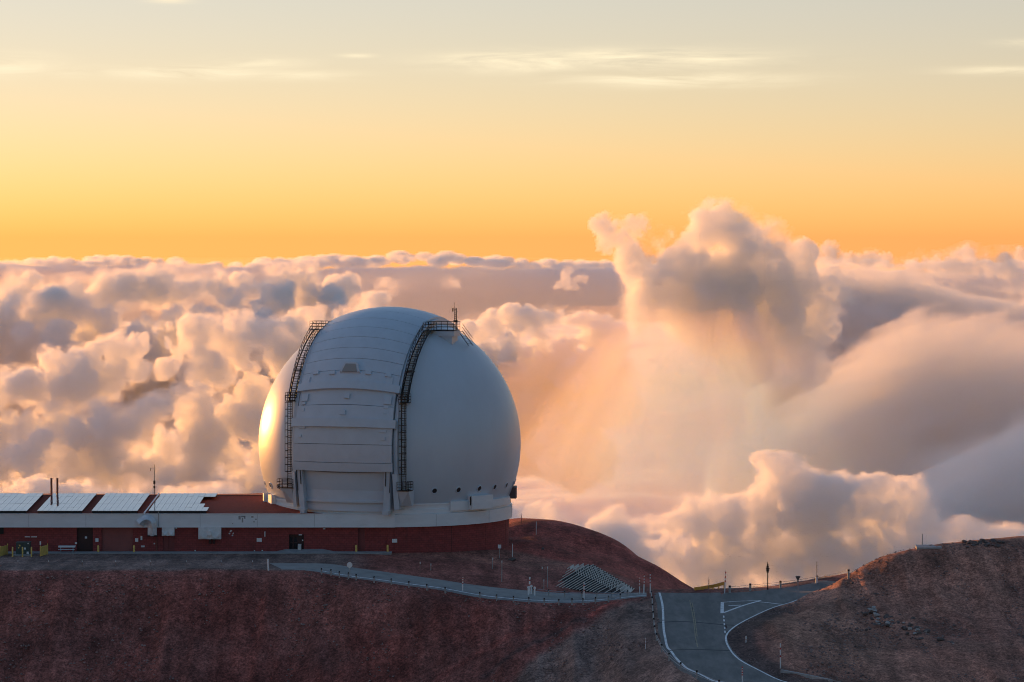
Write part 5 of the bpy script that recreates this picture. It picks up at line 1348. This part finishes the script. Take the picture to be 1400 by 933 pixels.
def veil():
    g = grid((580,1345), (385,750), (-150,150), 3.2, 8.0)
    U, W, V = coords(g); rng = RNG(21)
    dx, dy = U - 955, V - 300
    th = np.arctan2(dx, dy); r = np.sqrt(dx * dx + dy * dy)
    nth, nr = 260, 130
    fan = fbm((nth, g['shape'][1], nr), 16, rng, 5, 0.6, stretch=(0.5, 0.5, 4.0)) + 0.6 * fbm((nth, g['shape'][1], nr), 60, rng, 3, 0.5, stretch=(0.8, 0.4, 1.5))
    it = np.clip(((th + 1.3) / 2.6 * (nth - 1)), 0, nth - 1).astype(np.int32)[:, 0, :]; ir = np.clip(r / 560 * (nr - 1), 0, nr - 1).astype(np.int32)[:, 0, :]
    n = fan[it[:, None, :], np.arange(g['shape'][1])[None, :, None], ir[:, None, :]]
    t0 = th - 0.02
    edge = np.exp(-(np.abs(t0) / np.where(t0 < 0, 0.62, 0.48)) ** 2.2)
    core = edge * smooth01((r - 110) / 130) * (1 - smooth01((V - 600) / 140)) * np.exp(-(W / 90) ** 2)
    d = core * np.clip(0.85 + 0.85 * n, 0.05, 3) * window(g, 60, 30, 40)
    return place_cloud('rain_veil', g, (d * 0.025).astype(np.float32), 10300, cloud_material('rain_veil_vapour', 0.5, (0.982, 0.68, 0.38)), 'soft orange rain veil falling below the cloud tower', cut=0.0006)  # orange of the low sun is put into the vapour colour
veil()

def far_deck():
    g = grid((-160,1560), (333,440), (-90,110), 2.0, 6.0)
    U, W, V = coords(g); rng = RNG(22); rq = random.Random(8)
    sd = np.full(g['shape'], -60.0, np.float32)
    for k in range(420):                                   # low lumpy crest of the far cloud line
        u = rq.uniform(-150, 1550); r = rq.uniform(4, 11) * (1.2 if 330 < u < 700 else 0.85)
        splat(sd, u, 359 - (4 if 380 < u < 620 else 0) - 3.5 * math.sin(u * 0.013) + rq.uniform(-2, 6), rq.uniform(-60, 80), r * 1.5, g, 0.5)
    n = fbm(g['shape'], 60, rng, 5, 0.6, stretch=(3.0, 0.6, 0.28))
    body = (V - 367) + 22 * n
    sd = np.maximum(sd, np.minimum(body, 20)) + 4 * fbm(g['shape'], 10, rng, 4, 0.6)
    gap = smooth01(0.5 + 1.5 * fbm(g['shape'], 80, rng, 3, 0.5, stretch=(3.5, 0.6, 0.22)) + (V < 372) * 0.8)
    d = smooth01(sd / 4) * window(g, 20, 6, 20) * (0.15 + 0.85 * gap)
    return place_cloud('cloud_layer', g, (d * 0.10).astype(np.float32), 26000, M_CLOUD, 'hazy mauve cloud bands along the horizon')
far_deck()

def deck():
    # level stratus: a closed, gently billowed slab of even vapour
    nx, ny = 240, 300
    rng = RNG(23)
    h = fbm((nx, ny, 1), 14, rng, 5, 0.55)[:, :, 0] + 0.5 * np.abs(fbm((nx, ny, 1), 6, rng, 3, 0.5)[:, :, 0])
    ys = 3000.0 * (60000.0 / 3000.0) ** (np.arange(ny) / (ny - 1.0))
    v = []; f = []
    for lvl in (0, 1):
        for j in range(ny):
            for i in range(nx):
                x = (i / (nx - 1.0) - 0.5) * (ys[j] * 0.7 + 5000)
                v.append((x, ys[j], CAM_Z - (1130 - 90 * h[i, j] if lvl == 0 else 1600.0)))
    q = nx * ny
    for j in range(ny - 1):
        for i in range(nx - 1):
            a = j * nx + i
            f.append((a, a + 1, a + nx + 1, a + nx)); f.append((q + a, q + a + nx, q + a + nx + 1, q + a + 1))
    ring = [i for i in range(nx)] + [j * nx + nx - 1 for j in range(1, ny)] + [(ny - 1) * nx + i for i in range(nx - 2, -1, -1)] + [j * nx for j in range(ny - 2, 0, -1)]
    for k in range(len(ring)):
        a, b = ring[k], ring[(k + 1) % len(ring)]
        f.append((b, a, q + a, q + b))
    me = bpy.data.meshes.new('cloud_sea'); me.from_pydata(v, [], f)
    m = bpy.data.materials.new('stratus_vapour'); m.use_nodes = True; nt = m.node_tree; nt.nodes.clear()
    o = nt.nodes.new('ShaderNodeOutputMaterial'); s = nt.nodes.new('ShaderNodeVolumeScatter')
    s.inputs['Color'].default_value = (0.985, 0.95, 0.95, 1); s.inputs['Density'].default_value = 0.02; s.inputs['Anisotropy'].default_value = 0.3
    nt.links.new(s.outputs[0], o.inputs['Volume']); me.materials.append(m)
    ob = bpy.data.objects.new('cloud_sea', me); COL.objects.link(ob)
    ob['label'] = 'level sea of cloud below the summit'; ob['kind'] = 'stuff'
deck()

def mist():
    # thin sunlit air lying over the cloud sea, beyond the summit
    m = bpy.data.materials.new('sunlit_mist'); m.use_nodes = True; nt = m.node_tree; nt.nodes.clear()
    o = nt.nodes.new('ShaderNodeOutputMaterial'); s = nt.nodes.new('ShaderNodeVolumeScatter')
    s.inputs['Color'].default_value = (0.99, 0.84, 0.66, 1); s.inputs['Density'].default_value = 2.2e-5; s.inputs['Anisotropy'].default_value = 0.68
    nt.links.new(s.outputs[0], o.inputs['Volume'])
    ob = MB().box(-16000, 16000, 2600, 25000, CAM_Z - 1500, CAM_Z - 150).build('mist', m, kind='stuff', label='thin golden mist over the cloud sea')
mist()
